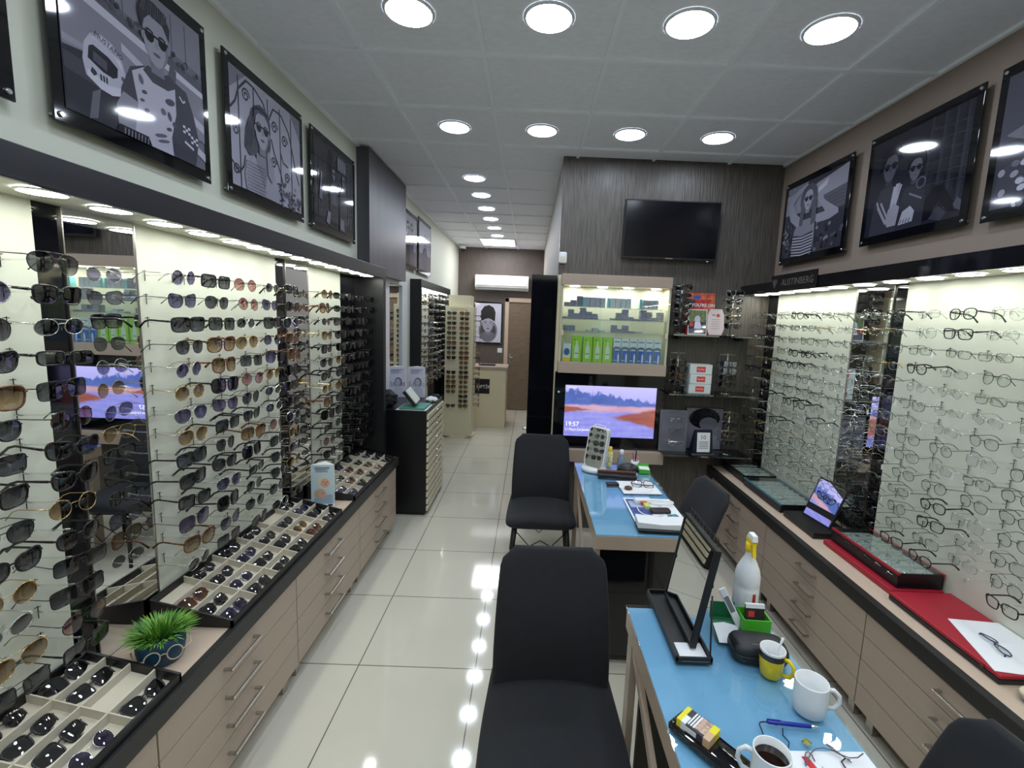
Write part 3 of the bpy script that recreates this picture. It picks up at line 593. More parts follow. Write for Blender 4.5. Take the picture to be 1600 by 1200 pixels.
def paint_two_seated(p):
    p.rect(0, 0, 1, 1, 44)
    for x in (.60, .72, .82, .92): p.P([(x-.02, .1), (x-.005, 1), (x+.02, 1), (x+.01, .1)], 30).P([(x+.02, .1), (x+.03, 1), (x+.055, 1), (x+.05, .1)], 54)
    for y in (.38, .48, .58, .68, .78, .88): p.line([(.62, y), (1, y-.04)], .003, 64)
    p.P([(.62, .02), (.66, .22), (.74, .34), (.81, .34), (.92, .16), (.98, .12), (1, .05), (.90, .06), (.79, .20), (.72, .04)], 20).P([(.93, .12), (.96, .18), (1, .14), (1, .05), (.95, .08)], 84).P([(.72, .04), (.80, .14), (.88, .06), (.84, .0)], 58)
    p.P([(.06, 0), (.08, .30), (.15, .48), (.28, .50), (.38, .36), (.42, .1), (.4, 0)], 58).P([(.38, 0), (.40, .30), (.44, .42), (.58, .42), (.66, .28), (.66, 0)], 50)
    p.ell(.22, .77, .10, .15, 20); face_(p, .235, .68, .135, 86, 20, 26); p.P([(.11, .66), (.13, .84), (.22, .93), (.32, .88), (.35, .74), (.28, .82), (.19, .80), (.15, .70)], 18)
    p.ell(.53, .64, .085, .11, 24); face_(p, .525, .57, .105, 98, 24, 18); p.P([(.43, .58), (.44, .70), (.52, .76), (.60, .72), (.63, .60), (.57, .68), (.48, .67)], 22)
    p.ell(.60, .42, .05, .06, 88).ell(.60, .42, .035, .042, 40)
    for q in range(4): p.line([(.29+.012*q, .18), (.315+.025*q, .50-.02*abs(q-1.5))], .013, 168)
    p.P([(.25, .13), (.28, .06), (.38, .06), (.40, .24), (.33, .30), (.27, .24)], 152).line([(.14, .30), (.26, .10)], .016, 150).line([(.17, .34), (.28, .14)], .013, 150).line([(.12, .36), (.16, .26)], .012, 150)
    p.P([(.41, .05), (.44, .18), (.52, .22), (.57, .16), (.56, .06)], 172)
    for q in range(4): p.line([(.43+.03*q, .06), (.44+.03*q, .10)], .005, 60)
    for q in range(7): p.ell(.50+.02*q, .34-.012*q, .008, .012, 150, 6)

def paint_floral_man(p):
    p.rect(0, 0, 1, 1, 60).rect(0, .5, 1, 1, 80)
    for i in range(9): p.line([(.05, .55), (.5, .3+.05*i)], .005, 120)
    p.P([(0, 0), (.04, .3), (.3, .40), (.6, .42), (.9, .3), (1, 0)], 70); face_(p, .5, .66, .17, 160, 40, 25)
    for i in range(46): p.ell(rp.uniform(.05, .95), rp.uniform(.0, .34), .03, .025, rp.choice([150, 190, 110]), 8, rp.random()*3)
def paint_standing(p):
    p.rect(0, 0, 1, 1, 150).rect(0, 0, 1, .3, 110)
    for x, k_ in ((.38, 60), (.64, 90)): p.P([(x-.13, 0), (x-.14, .45), (x-.05, .62), (x+.06, .62), (x+.14, .45), (x+.12, 0)], k_); p.ell(x, .74, .10, .14, 50); face_(p, x, .72, .10, 170, 50, 30)
def paint_beach(p):
    p.rect(0, 0, 1, 1, 175).rect(0, 0, 1, .35, 120); p.P([(.3, 0), (.26, .35), (.4, .5), (.6, .5), (.74, .35), (.7, 0)], 95); face_(p, .5, .65, .15, 160, 60, 30)
GP = 'black and white fashion posters along the walls'
XPL = XL+.035
poster('poster at the left picture edge, showing a person outdoors', XPL, .96, 2.312, .68, .605, 1, paint_floral_man, GP)
tr_ = poster('poster of young racing driver in sunglasses beside a white helmet', XPL, 1.725, 2.312, .65, .605, 1, paint_racer, GP)
text('helmet_lettering', 'MUSTANG', .0215, gray_m(50), tr_, Matrix.Translation((-.143, -.011, .287)) @ Matrix.Rotation(.25, 4, 'Y') @ Matrix.Rotation(PI/2, 4, 'X'), .0002)
poster('poster of woman in knitted top before scrolled ironwork', XPL, 2.51, 2.312, .70, .60, 1, paint_woman_iron, GP)
poster('dark poster of a couple among trees, next to the brown box', XPL, 3.315, 2.312, .71, .60, 1, paint_dark_couple, GP)
poster('poster of two people standing, near half of the far pair', XPL, 5.28, 2.30, .70, .61, 1, paint_standing, GP)
poster('pale poster of one person, farthest on left wall', XPL, 6.03, 2.30, .69, .65, 1, paint_beach, GP)
XPR = XR-.04
poster('poster of woman with raised arms and striped top', XPR, 3.36, 2.29, .76, .60, -1, paint_arms_up, GP)
poster('dark poster of two men, one with knees up by a curtain', XPR, 2.50, 2.30, .68, .60, -1, paint_two_seated, GP)
poster('poster of man in flowered shirt at the right picture edge', XPR, 1.75, 2.29, .68, .62, -1, paint_floral_man, GP)
# ---------------------------------------------------------------- wall box, sign, far-left units
t = thing('wall_box', 'tall dark grey wood-grain box boxing in the left wall above the sunglasses', 'wall box', (0, 0, 0))
bx('box', (XL+.001, 3.80, 2.125, -1.30, 4.88, H-.005), m_box, t)
t = thing('sign_plate', 'small black brand sign at far end of right fascia', 'sign', (1.703, 3.10, 2.062), -PI/2)
bx('plate', (-.265, 0, 0, .265, .008, .105), m_black, t, .001)
text('lettering', 'AUSTINBERG', .062, mat('silver_letter', (132, 128, 120), .4, metal=.6), t, Matrix.Translation((.055, -.001, .047)) @ Matrix.Rotation(PI/2, 4, 'X'))
lg = MB()
for a_ in (-.5, -.17, .17, .5): lg.add([(-.215+.055*math.sin(a_)-.006, -.001, .03+.05*math.cos(a_)-.01), (-.215+.055*math.sin(a_)+.006, -.001, .03+.05*math.cos(a_)-.01), (-.215+.072*math.sin(a_), -.001, .03+.068*math.cos(a_)-.01), (-.215, -.001, .015)], [(3, 0, 2, 1)], MATS['silver_letter'])
lg.build('emblem', t)
# wall mirror in a white frame beyond the display
t = thing('wall_mirror', 'tall narrow mirror in white frame on left wall beyond sunglasses', 'mirror', (XL, 4.80, .9))
MB().box(.001, -.42, 0, .03, -.24, 1.24, m_white).box(.001, .22, 0, .03, .42, 1.24, m_white).box(.001, -.24, 1.19, .03, .22, 1.24, m_white).box(.001, -.24, 0, .03, .22, .05, m_white).build('frame', t, .002)
bx('glass', (.002, -.24, .05, .01, .22, 1.19), m_mirror, t)
# second display unit
t = thing('small_display_unit', 'black framed lit display unit farther along left wall', 'display unit', (XL, 6.42, .50)); DZ = 1.70
MB().box(.001, -.98, 0, .13, -.94, DZ, m_black).box(.001, .94, 0, .13, .98, DZ, m_black).box(.001, -.94, DZ-.09, .13, .94, DZ, m_black).box(.001, -.94, 0, .13, .94, .04, m_black).build('frame', t, .002)
bx('back_panel', (.001, -.94, .04, .012, -.05, DZ-.09), m_cream, t); plabel(bx('glass_panel', (.001, -.05, .04, .012, .94, DZ-.09), m_bgloss, t), 'glossy black panel')
plabel(bx('light_strip', (.07, -.9, DZ-.10, .088, .9, DZ-.092), m_soff, t), 'lit strip')
SZ = [2.02-.084*i for i in range(14)]
rn = random.Random(9)
for ci, y in enumerate((5.62, 5.82, 6.04)):
    rod_strip(t, .012, y-6.42, 1, .1, 1.55, [z-.5 for z in SZ])
    for ri, z in enumerate(SZ):
        s = pick(SUN, rn)
        eyewear('sunglasses', '%s %s sunglasses with %s lenses, %s row, %s cream column, small left display' % (s[1], s[0], s[2], ORD[ri], CORD[ci]), 'sunglasses', 'sunglasses on the small left display unit', s[0], s[1], s[2], s[3], 0, False, (XL+.145, y, z), (0, 0, PI/2+rn.uniform(-.1, .1)), False)
for ci, y in enumerate((6.36, 6.60, 6.86, 7.12)):
    rod_strip(t, .012, y-6.42, 1, .1, 1.55, [z-.5 for z in SZ])
    for ri, z in enumerate(SZ):
        s = pick(OPT, rn); fr = 'silver' if rn.random() < .5 else s[1]
        eyewear('eyeglasses', '%s %s eyeglasses, %s row, %s black column, small left display' % (fr if fr != 'clear' else 'translucent', s[0], ORD[ri], CORD[ci]), 'eyeglasses', 'eyeglasses on the small left display unit', s[0], fr, s[2], s[3], 0, False, (XL+.145, y, z), (0, 0, PI/2+rn.uniform(-.1, .1)), False)
# black lens chest
t = thing('drawer_chest', 'tall black chest with many thin cream drawers beside the left aisle', 'chest', (-1.12, 4.36, 0)); hx = .255; hy = .37; CH = .965
MB().box(-.27, -hy, .03, hx-.012, hy, CH, m_black).box(-.25, -hy+.02, 0, hx-.03, hy-.02, .03, m_bmatt).build('body', t, .003)
for i in range(14):
    z0 = .045+i*.0645
    dr = bx('drawer', (hx-.012, -hy+.012, z0, hx+.004, hy-.012, z0+.042), m_offw, t, .001)
    MB().lathe([(.007, 0), (.009, .012), (.001, .016)], m_chromeb, 10, T=Matrix.Translation((hx+.004, 0, z0+.021)) @ Matrix.Rotation(PI/2, 4, 'Y')).build('knob', dr)
def tri_stand(label, x, y, z, h, w_, rz, paint, group=None):
    t = thing('leaflet_stand', label, 'leaflet stand', (x, y, z), rz, group); dpt = w_*.55
    MB().add([(-w_/2, 0, 0), (w_/2, 0, 0), (0, dpt, 0), (-w_/2, 0, h), (w_/2, 0, h), (0, dpt, h)], [(0, 1, 4, 3), (1, 2, 5, 4), (2, 0, 3, 5), (0, 2, 1), (3, 4, 5)], m_white).build('card_body', t, .001)
    p = Print(w_*.96, h*.98, 200); paint(p); o = p.b.build('print', t); o.location = (0, -.001, h*.01); return t
ice = mat('print_ice_blue', (190, 212, 220), .3); skin_p = mat('print_skin', (216, 166, 152), .3); skin_d = mat('print_skin_dark', (196, 130, 112), .3); hair_p = mat('print_fair_hair', (196, 172, 132), .3); scarf_p = mat('print_pale_knit', (220, 208, 180), .3); denim_p = mat('print_grey_blue', (150, 176, 196), .3)
def paint_mother(p):
    p.rect(0, 0, 1, 1, ice).rect(0, 0, 1, .08, 235).rect(.72, .02, .92, .07, 40).rect(.08, .02, .6, .035, 90)
    for i, (a, b_) in enumerate(((.15, .82), (.15, .78), (.2, .7), (.2, .74))): p.rect(a, .93-.032*i, b_, .948-.032*i, 70 if i < 2 else 120)
    p.P([(.1, .08), (.1, .2), (.3, .28), (.9, .3), (.95, .1), (.9, .08)], denim_p)
    p.ell(.56, .58, .28, .13, scarf_p).ell(.60, .575, .20, .105, skin_p); p.ell(.30, .66, .05, .05, scarf_p)
    for a in (.52, .68): p.ell(a, .60, .035, .010, 90)
    p.ell(.62, .54, .04, .012, mat('print_lip', (190, 90, 90), .3)); p.ell(.63, .575, .02, .02, skin_d)
    p.ell(.38, .32, .26, .12, hair_p).ell(.48, .29, .18, .085, skin_p); p.line([(.44, .34), (.62, .33)], .0015, 60).ell(.52, .33, .05, .018, 120).ell(.54, .332, .035, .012, skin_p).ell(.56, .255, .03, .007, skin_d)
    p.P([(.3, .22), (.6, .20), (.7, .08), (.2, .08)], denim_p)
def paint_lady(p):
    p.rect(0, 0, 1, 1, 222)
    for i, (a, b_) in enumerate(((.15, .85), (.15, .65), (.15, .8), (.15, .6))): p.rect(a, .90-.04*i, b_, .918-.04*i, 60 if i < 2 else 120)
    for i in range(8): p.rect(.04+.12*i, .35, .12+.12*i, .45+rp.random()*.1, rp.choice([170, 190, 150]))
    p.ell(.58, .50, .22, .16, 120).ell(.56, .49, .15, .12, 190); p.P([(.3, 0), (.34, .3), (.5, .38), (.7, .36), (.86, .28), (.9, 0)], 205)
    for a in (.5, .63): p.ell(a, .51, .02, .01, 60)
    p.ell(.56, .43, .05, .012, 110)
tri_stand('white three-sided leaflet stand, woman and child print, between left trays', -1.215, 2.70, ZC, .27, .135, .18, paint_mother)
tri_stand('leaflet stand with smiling woman on black chest, nearer the aisle', -1.12, 4.63, CH, .31, .17, .12, paint_lady, None)
tri_stand('leaflet stand with smiling woman on black chest, nearer the wall', -1.31, 4.60, CH, .31, .17, .3, paint_lady, None)
def tagged(label, cat, o, group=None): return tag(o, label, cat, group)
tagged('green folder lying on front of the black chest', 'folder', bx('folder', (-1.12, 4.00, CH, -.90, 4.28, CH+.018), mat('green_card', (70, 134, 116), .5), None, .002))
tagged('white sheet under the green folder on black chest', 'paper', bx('paper_sheet', (-1.15, 3.992, CH-.0005, -.885, 4.29, CH+.0006), m_paperw))
bpy.data.objects['folder'].location.z = .001
t = thing('leather_case', 'open black case with pale green booklet on the green folder', 'case', (-1.02, 4.13, CH+.02), .1)
TT = Matrix.Translation((0, 0, .022)) @ Matrix.Rotation(.9, 4, 'Y')
MB().box(-.14, -.12, 0, .02, .12, .03, m_black, TT).build('cover', t, .006); MB().box(-.135, -.11, .03, .01, .11, .042, mat('pale_green_print', (206, 214, 204), .5), TT).build('booklet', t, .001)
rz_ = random.Random(4)
def crumple(name, label, cat, loc, r, m, sz=(1, 1, .4), seed=1):
    rr = random.Random(seed); bm = bmesh.new(); bmesh.ops.create_icosphere(bm, subdivisions=3, radius=r)
    for v in bm.verts: v.co = Vector((v.co.x*sz[0], v.co.y*sz[1], v.co.z*sz[2]))*(1+rr.uniform(-.16, .16)); v.co.z += r*sz[2]*.9
    me = bpy.data.meshes.new(name); bm.to_mesh(me); bm.free(); me.materials.append(m); o = bpy.data.objects.new(name, me); COL.objects.link(o); o.location = loc; return tag(o, label, cat)
crumple('tissue', 'crumpled white tissue on black chest behind the case', 'tissue', (-.93, 4.45, CH), .05, m_paperw, (1.1, 1.4, .5), 2)
crumple('cloth_pouch', 'dark cloth pouch at far corner of the black chest', 'pouch', (-.92, 4.62, CH), .04, m_velvet, (1, 1.2, .6), 3)
crumple('cloth_bag', 'dark cloth bag heaped at the wall side of the black chest', 'bag', (-1.28, 4.15, CH), .10, m_velvet, (1.0, 1.3, .75), 5)

# revolving rack
t = thing('revolving_rack', 'cream freestanding sunglasses rack tower in the corridor', 'rack', (-1.02, 6.92, 0)); rw = .20
MB().box(-rw, -rw, .03, rw, rw, 1.93, m_offw).build('tower', t, .003); MB().box(-.16, -.16, 1.93, .16, .16, 2.09, m_offw).build('header', t, .003)
MB().prism([(.25*math.cos(PI*2*i/8+.4), .25*math.sin(PI*2*i/8+.4)) for i in range(8)], 0, .03, m_offw).build('base', t)
text('lettering', 'DESPADA', .055, mat('taupe_letter', (150, 138, 110), .5), t, Matrix.Translation((0, -rw-.001, 1.885)) @ Matrix.Rotation(PI/2, 4, 'X'))
rn = random.Random(12)
for ci, dx in enumerate((-.10, .08)):
    for i in range(20):
        if ci == 0 and i in (10, 11, 17, 18): continue
        z = 1.83-.0705*i; s = pick([('oversized', 'tortoise', 'brown', 0), ('wayfarer', 'black', 'black', 0), ('round', 'brown', 'brown', 0), ('cat-eye', 'black', 'grey', 0), ('aviator', 'gunmetal', 'brown', 1)], rn)
        eyewear('sunglasses', '%s %s sunglasses, %s row, %s column on cream rack front' % (s[1], s[0], ORD[i], ['left', 'right'][ci]), 'sunglasses', 'sunglasses on the cream rack', s[0], s[1], s[2], s[3], 0, False, (-1.02+dx, 6.92-rw-.05, z), (0, 0, rn.uniform(-.06, .06)), False)
for i in range(18):
    z = 1.80-.078*i
    s = pick(SUN, rn); eyewear('sunglasses', '%s %s sunglasses, %s row on right side of cream rack' % (s[1], s[0], ORD[i]), 'sunglasses', 'sunglasses on the cream rack', s[0], s[1], s[2], s[3], 0, False, (-1.02+rw+.09, 6.90, z), (0, 0, PI/2), False)
rr = MB()
for i in range(18): rr.tube([(rw, .0, 1.80-.078*i), (rw+.09, .0, 1.805-.078*i)], .003, m_acryl, 4)
rr.build('peg_row', t)
# counter with OPTIK sign
t = thing('reception_counter', 'cream counter with wood top and black sign in corridor', 'counter', (-.62, 7.72, 0))
MB().box(-.34, -.27, .0, .26, .27, .95, m_offw).build('body', t, .003); MB().box(-.34, -.28, .95, .28, .28, 1.0, m_lam).build('top', t, .003)
sg = MB().box(-.26, -.275, .56, .0, -.27, .80, m_black).build('sign', t)
text('lettering', 'OPTİK', .075, m_white, sg, Matrix.Translation((-.10, -.2765, .67)) @ Matrix.Rotation(PI/2, 4, 'X'))
tagged('small dark item lying on the corridor counter', 'tray', bx('small_tray', (-.80, 7.6, 1.001, -.55, 7.75, 1.02), m_bmatt, None, .003))
# aircon
t = thing('air_conditioner', 'white split air conditioner high on the far wall', 'air conditioner', (-.56, YF, 2.30))
MB().loft([[(x, y_, z) for y_, z in ((-.001, 0), (-.12, .0), (-.19, .05), (-.20, .20), (-.17, .27), (-.001, .27))] for x in (-.50, .50)], m_white, smooth=False).build('casing', t, .008)
MB().box(-.47, -.202, .075, .47, -.197, .08, m_dark_metal).box(-.46, -.17, .008, .46, -.16, .03, mat('grey_vent', (120, 124, 128), .5)).build('vent', t)
def paint_hat(p):
    p.rect(0, 0, 1, 1, 205).ell(.5, .30, .36, .30, 120).ell(.5, .30, .30, .25, 70).ell(.5, .16, .30, .12, 110); face_(p, .5, .46, .20, 155, 40, None); p.P([(.24, .54), (.22, .80), (.34, .92), (.52, .96), (.70, .90), (.78, .78), (.76, .54), (.62, .60), (.5, .62), (.38, .60)], 32)
poster('black framed portrait of a person in tall dark hat', -.81, YF-.03, 1.28, .56, .80, 0, paint_hat, None, marg=(.03, .03))
t = thing('light_switch', 'white wall switch below the portrait on the far wall', 'switch', (-.57, YF, 1.16)); bx('plate', (-.045, -.01, -.045, .045, -.001, .045), m_white, t, .003); bx('rocker', (-.025, -.016, -.03, .025, -.01, .03), m_white, t, .002)

# ---------------------------------------------------------------- middle wall
t = thing('tall_black_panel', 'tall glossy black cabinet closing the corridor corner', 'cabinet', (.10, 4.05, 0))
bx('body', (-.10, -.17, 0, .105, .30, 2.16), m_bgloss, t, .002)
MB().lathe([(.018, 0), (.018, .03), (.001, .034)], m_chromeb, 14, T=Matrix.Translation((-.10, -.10, .85)) @ Matrix.Rotation(-PI/2, 4, 'Y')).build('knob', t)
struct(bx('trim_2', (.212, 3.80, 0, .235, YM+.0, 2.16), m_offw), 'pale vertical wall edge', 'trim')
t = thing('motion_sensor', 'white alarm motion sensor on the wallpapered corner', 'sensor', (.243, YM, 2.255)); MB().box(-.032, -.035, 0, .032, -.001, .09, m_white).build('case', t, .012); bx('lens', (-.02, -.038, .02, .02, -.034, .055), m_offw, t, .003)
# television
t = thing('television', 'black flat television switched off high on the wallpapered wall', 'television', (1.085, 3.80, 2.31), 0, None, (.06, 0, -.012))
bx('casing', (-.375, 0, 0, .375, .035, .45), m_bmatt, t, .003); plabel(bx('screen', (-.365, -.002, .02, .365, .001, .44), mat('screen_off', (8, 9, 16), .12), t), 'dark screen')
bx('wall_bracket', (-.12, .03, .12, .12, .065, .32), m_dark_metal, t); bx('power_button', (.30, -.001, -.006, .315, .01, .0), m_white, t)
bx('badge', (-.03, -.0025, .006, .03, 0, .013), m_chrome, t)
# glazed cabinet
t = thing('lens_cabinet', 'beige wall cabinet with lit glass shelves of lens boxes', 'cabinet', (.665, YM, 1.385)); hw = .43; dp = .20
bx('top_board', (-hw, -dp, .69, hw, -.001, .775), m_lam, t, .002); bx('bottom_board', (-hw, -dp, 0, hw, -.001, .09), m_lam, t, .002)
MB().box(-hw, -dp+.02, .09, -hw+.015, -.001, .69, m_offw).box(hw-.015, -dp+.02, .09, hw, -.001, .69, m_offw).build('side_panels', t)
bx('back_panel', (-hw+.015, -.012, .09, hw-.015, -.001, .69), mat('pale_cream_board', (220, 220, 200), .5), t)
for z in (.425, .52, .327): plabel(bx('shelf', (-hw+.016, -dp+.03, z, hw-.016, -.012, z+.006), m_glass, t), 'glass shelf')
for a in (-1, 1): do = plabel(bx('door', (min(a*.004, a*(hw-.003)), -dp+.006, .092, max(a*.004, a*(hw-.003)), -dp+.011, .688), m_glass, t), 'glass door'); bx('clip', (a*(hw-.02)-.008, -dp+.002, .30, a*(hw-.02)+.008, -dp+.012, .34), m_offw, do)
for xx in (-.32, -.10, .11, .33): disc_lamp('downlight', '', None, xx, -.10, .689, .040, m_cablt, t)
box_g = mat('lens_box_grey', (176, 182, 196), .4, noise=(60, .3, (1, 1, 3))); box_d = mat('lens_box_slate', (126, 128, 150), .4, noise=(70, .35, (1, 1, 3))); box_t = mat('lens_box_teal', (130, 206, 204), .4); box_lg = mat('lens_box_light', (206, 214, 222), .4, noise=(60, .2, (1, 1, 3)))
CX, CY, CZ = .665, YM, 1.385
def lbox(label, x, z, w_, h, d_, m, group, yy=None):
    return tag(bx('lens_box', (x-w_/2, (CY-.13 if yy is None else yy)-d_/2, z, x+w_/2, (CY-.13 if yy is None else yy)+d_/2, z+h), m, None, .001), label, 'box', group)
z3, z2, z1, z0 = CZ+.5265, CZ+.4315, CZ+.3335, CZ+.091
gt, g2, g1 = 'lens boxes on the top shelf', 'lens boxes on the second shelf', 'lens boxes on the third shelf'
for xx, n in ((.285, 2), (.335, 3), (.385, 5)):
    for i in range(n): lbox('small slate lens box, %s up in %s left stack, top shelf' % (CORD[i], CORD[(2, 3, 5).index(n)]), xx, z3+i*.0165, .046, .0155, .05, box_d, gt)
for i in range(4): lbox('grey lens box, %s in the left row of four, top shelf' % CORD[i], .445+.041*i, z3, .038, .075, .05, box_g, gt)
for xx in (.42, .612, .868): lbox('pale teal lens box %s on top shelf' % {.42: 'left of the left grey row', .612: 'between the two grey rows', .868: 'left of the right grey stacks'}[xx], xx, z3, .018, .075, .05, box_t, gt)
for i in range(4): lbox('light grey lens box, %s in the middle row of four, top shelf' % CORD[i], .645+.042*i, z3, .039, .075, .05, box_lg, gt)
for i in range(3):
    for j in range(2): lbox('grey lens box, %s in %s right-hand stack, top shelf' % (['bottom', 'upper'][j], CORD[i]), .905+.041*i, z3+.036*j, .038, .034, .05, box_g, gt)
rn = random.Random(8)
for xs, ns in (((.275, .322, .369, .416, .463, .51), (1, 5, 3, 6, 4, 3)), ((.66, .705, .75, .795, .845, .893, .94, .985, 1.03), (1, 4, 6, 2, 1, 6, 5, 2, 5))):
    for si, (xx, n) in enumerate(zip(xs, ns)):
        for i in range(n): lbox('small slate lens box, %s up in stack %s of %s group, second shelf' % (CORD[i], ['one', 'two', 'three', 'four', 'five', 'six', 'seven', 'eight', 'nine'][si], 'left' if xx < .6 else 'right'), xx+rn.uniform(-.003, .003), z2+i*.0145, .046, .0135, .06, box_d, g2)
for xx, n, m_ in ((.285, 3, box_d), (.335, 3, box_d), (.47, 1, box_g), (.52, 2, box_g), (.57, 1, box_t), (.67, 4, box_d), (.715, 2, box_d), (.76, 4, box_d), (.81, 1, box_d), (.87, 1, box_g)):
    for i in range(n): lbox('%s lens box, %s up, %s on third shelf' % ('teal' if m_ is box_t else ('grey' if m_ is box_g else 'slate'), CORD[i], {.285: 'leftmost stack', .335: 'second stack', .47: 'flat pile before the middle', .52: 'middle pile', .57: 'by itself', .67: 'first stack right of middle', .715: 'low stack right of middle', .76: 'third stack right of middle', .81: 'single one right of stacks', .87: 'rightmost'}[xx]), xx, z1+i*.0145, .044, .0135, .06, m_, g1)
green = mat('lime_carton', (150, 206, 62), .4); greend = mat('lime_print', (96, 160, 50), .4); palep = mat('pale_print', (206, 220, 206), .4)
for i, xx in enumerate((.377, .465, .545, .625)):
    t = thing('solution_carton', 'lime green bottle carton, %s of the four' % ['leftmost', 'second from left', 'third from left', 'rightmost'][i], 'carton', (xx, CY-.13, z0), .0, 'lime green cartons on the bottom shelf')
    bx('carton', (-.037, -.03, 0, .037, .03, .20 if i else .205), green, t, .001)
    p = Print(.068, .19, .0); p.b = MB(); p.k = 1; p.rect(.05, .05, .95, .95, green); p.P([(.25, .12), (.25, .55), (.42, .72), (.42, .84), (.58, .84), (.58, .72), (.75, .55), (.75, .12)], palep); p.rect(.3, .3, .7, .34, greend); p.rect(.15, .86, .35, .93, greend); o = p.b.build('print', t); o.location = (0, -.0303, .004)
bl1, bl2, bl3 = mat('carton_white', (206, 216, 220), .4), mat('carton_blue', (36, 96, 190), .4), mat('carton_slate', (84, 110, 130), .4)
for i in range(6):
    xx = .70+.0645*i
    t = thing('solution_carton', 'white and blue bottle carton, %s of the six' % ['leftmost', 'second from left', 'third from left', 'third from right', 'second from right', 'rightmost'][i], 'carton', (xx, CY-.13, z0), .0, 'white and blue cartons on the bottom shelf')
    bx('carton', (-.0305, -.03, 0, .0305, .03, .195), bl1, t, .001)
    p = Print(.060, .19, .0); p.b = MB(); p.k = 1; p.rect(0, 0, 1, .52, bl2).P([(0, .5), (0, .62), (.3, .68), (.7, .68), (1, .62), (1, .5), (.7, .57), (.3, .57)], bl3).rect(0, 0, .25, .5, bl3).P([(.6, .03), (.6, .3), (.72, .42), (.84, .3), (.84, .03)], bl1).rect(.12, .86, .85, .90, bl3).rect(.1, .08, .5, .11, bl1); p.ell(.45, .62, .3, .05, bl3); o = p.b.build('print', t); o.location = (0, -.0303, .003)
t = thing('solution_carton', 'grey and yellow carton at left end of bottom shelf', 'carton', (.30, CY-.13, z0)); bx('carton', (-.032, -.03, 0, .032, .03, .14), bl1, t, .001)
p = Print(.060, .135, .0); p.b = MB(); p.k = 1; p.rect(0, 0, 1, .2, mat('carton_yellow', (226, 190, 40), .4)).ell(.5, .55, .4, .22, bl3).ell(.5, .55, .2, .1, bl2); o = p.b.build('print', t); o.location = (0, -.0303, .002)
# wall monitor with lake picture
t = thing('lit_monitor', 'lit monitor showing a misty lake below the lens cabinet', 'monitor', (.665, YM, .745))
MB().box(-.445, -.10, 0, .46, -.001, .635, m_bgloss).build('casing', t, .002)
scr = bpy.data.materials.new('lake_screen'); scr.use_nodes = True; nt = scr.node_tree; nt.nodes.clear(); N = nt.nodes.new; L = nt.links.new
tc = N('ShaderNodeTexCoord'); sp = N('ShaderNodeSeparateXYZ'); L(tc.outputs['Object'], sp.inputs[0])
def mth(op, a, b_=None, c=None):
    n = N('ShaderNodeMath'); n.operation = op
    for i, v in enumerate((a, b_, c)):
        if v is None: continue
        if isinstance(v, (int, float)): n.inputs[i].default_value = v
        else: L(v, n.inputs[i])
    return n.outputs[0]
def noise(scale, sx, sz):
    mp = N('ShaderNodeMapping'); mp.inputs['Scale'].default_value = (sx, 1, sz); L(tc.outputs['Object'], mp.inputs[0]); z = N('ShaderNodeTexNoise'); z.inputs['Scale'].default_value = scale; z.inputs['Detail'].default_value = 5; L(mp.outputs[0], z.inputs['Vector']); return z.outputs[0]
def mixc(f, a, b_):
    m = N('ShaderNodeMix'); m.data_type = 'RGBA'; L(f, m.inputs[0])
    for i, v in ((6, a), (7, b_)):
        if isinstance(v, tuple): m.inputs[i].default_value = S(*v)
        else: L(v, m.inputs[i])
    return m.outputs[2]
def step(v, e, w_=.008):
    m = N('ShaderNodeMapRange'); m.inputs[1].default_value = e-w_; m.inputs[2].default_value = e+w_; L(v, m.inputs[0]); return m.outputs[0]
X_, Z_ = sp.outputs[0], sp.outputs[2]      # screen local: x -.38..+.38, z 0..43
n1, n2, n3 = noise(9, 1, 1), noise(14, .25, 2), noise(30, 1, .4)
water = mixc(n2, (84, 96, 190), (176, 172, 232)); water = mixc(mth('MULTIPLY', n3, .35), water, (70, 80, 170))
shore = mixc(n2, (168, 120, 140), (206, 176, 196))
zz = mth('ADD', Z_, mth('MULTIPLY', mth('SUBTRACT', n1, .5), .05))
c = mixc(step(zz, .215, .015), water, shore)
red = mixc(n2, (110, 56, 56), (168, 104, 90))
bank = mth('MULTIPLY', step(mth('SUBTRACT', mth('MULTIPLY', mth('ADD', X_, -.02), .22), mth('ABSOLUTE', mth('SUBTRACT', zz, .165))), .0, .01), 1.0); c = mixc(bank, c, red)
bank2 = mth('MULTIPLY', step(mth('SUBTRACT', mth('MULTIPLY', mth('SUBTRACT', -.16, X_), .14), mth('ABSOLUTE', mth('SUBTRACT', zz, .225))), .0, .008), 1.0); c = mixc(bank2, c, red)
sky = mixc(step(Z_, .38, .08), (160, 160, 226), (186, 180, 236)); tree = mixc(n1, (48, 66, 130), (96, 118, 190))
treetop = mth('ADD', .345, mth('ADD', mth('MULTIPLY', X_, -.12), mth('MULTIPLY', mth('SUBTRACT', noise(16, 1, .6), .5), .16)))
tz = step(mth('SUBTRACT', Z_, treetop), 0, .01); upper = mixc(tz, tree, sky)
c = mixc(step(zz, .265, .01), c, upper)
e = N('ShaderNodeEmission'); e.inputs[1].default_value = 1.0; L(c, e.inputs[0]); g = N('ShaderNodeBsdfGlossy'); g.inputs['Roughness'].default_value = .05; g.inputs[0].default_value = (.05, .05, .05, 1)
ad = N('ShaderNodeAddShader'); L(e.outputs[0], ad.inputs[0]); L(g.outputs[0], ad.inputs[1]); o_ = N('ShaderNodeOutputMaterial'); L(ad.outputs[0], o_.inputs[0])
so = MB().box(-.375, -.002, 0, .375, 0, .425, scr).build('screen', t); so.location = (.02, -.10, .105)
mw = emit('white_screen_text', (240, 240, 255), 1.1)
RX = Matrix.Rotation(PI/2, 4, 'X')
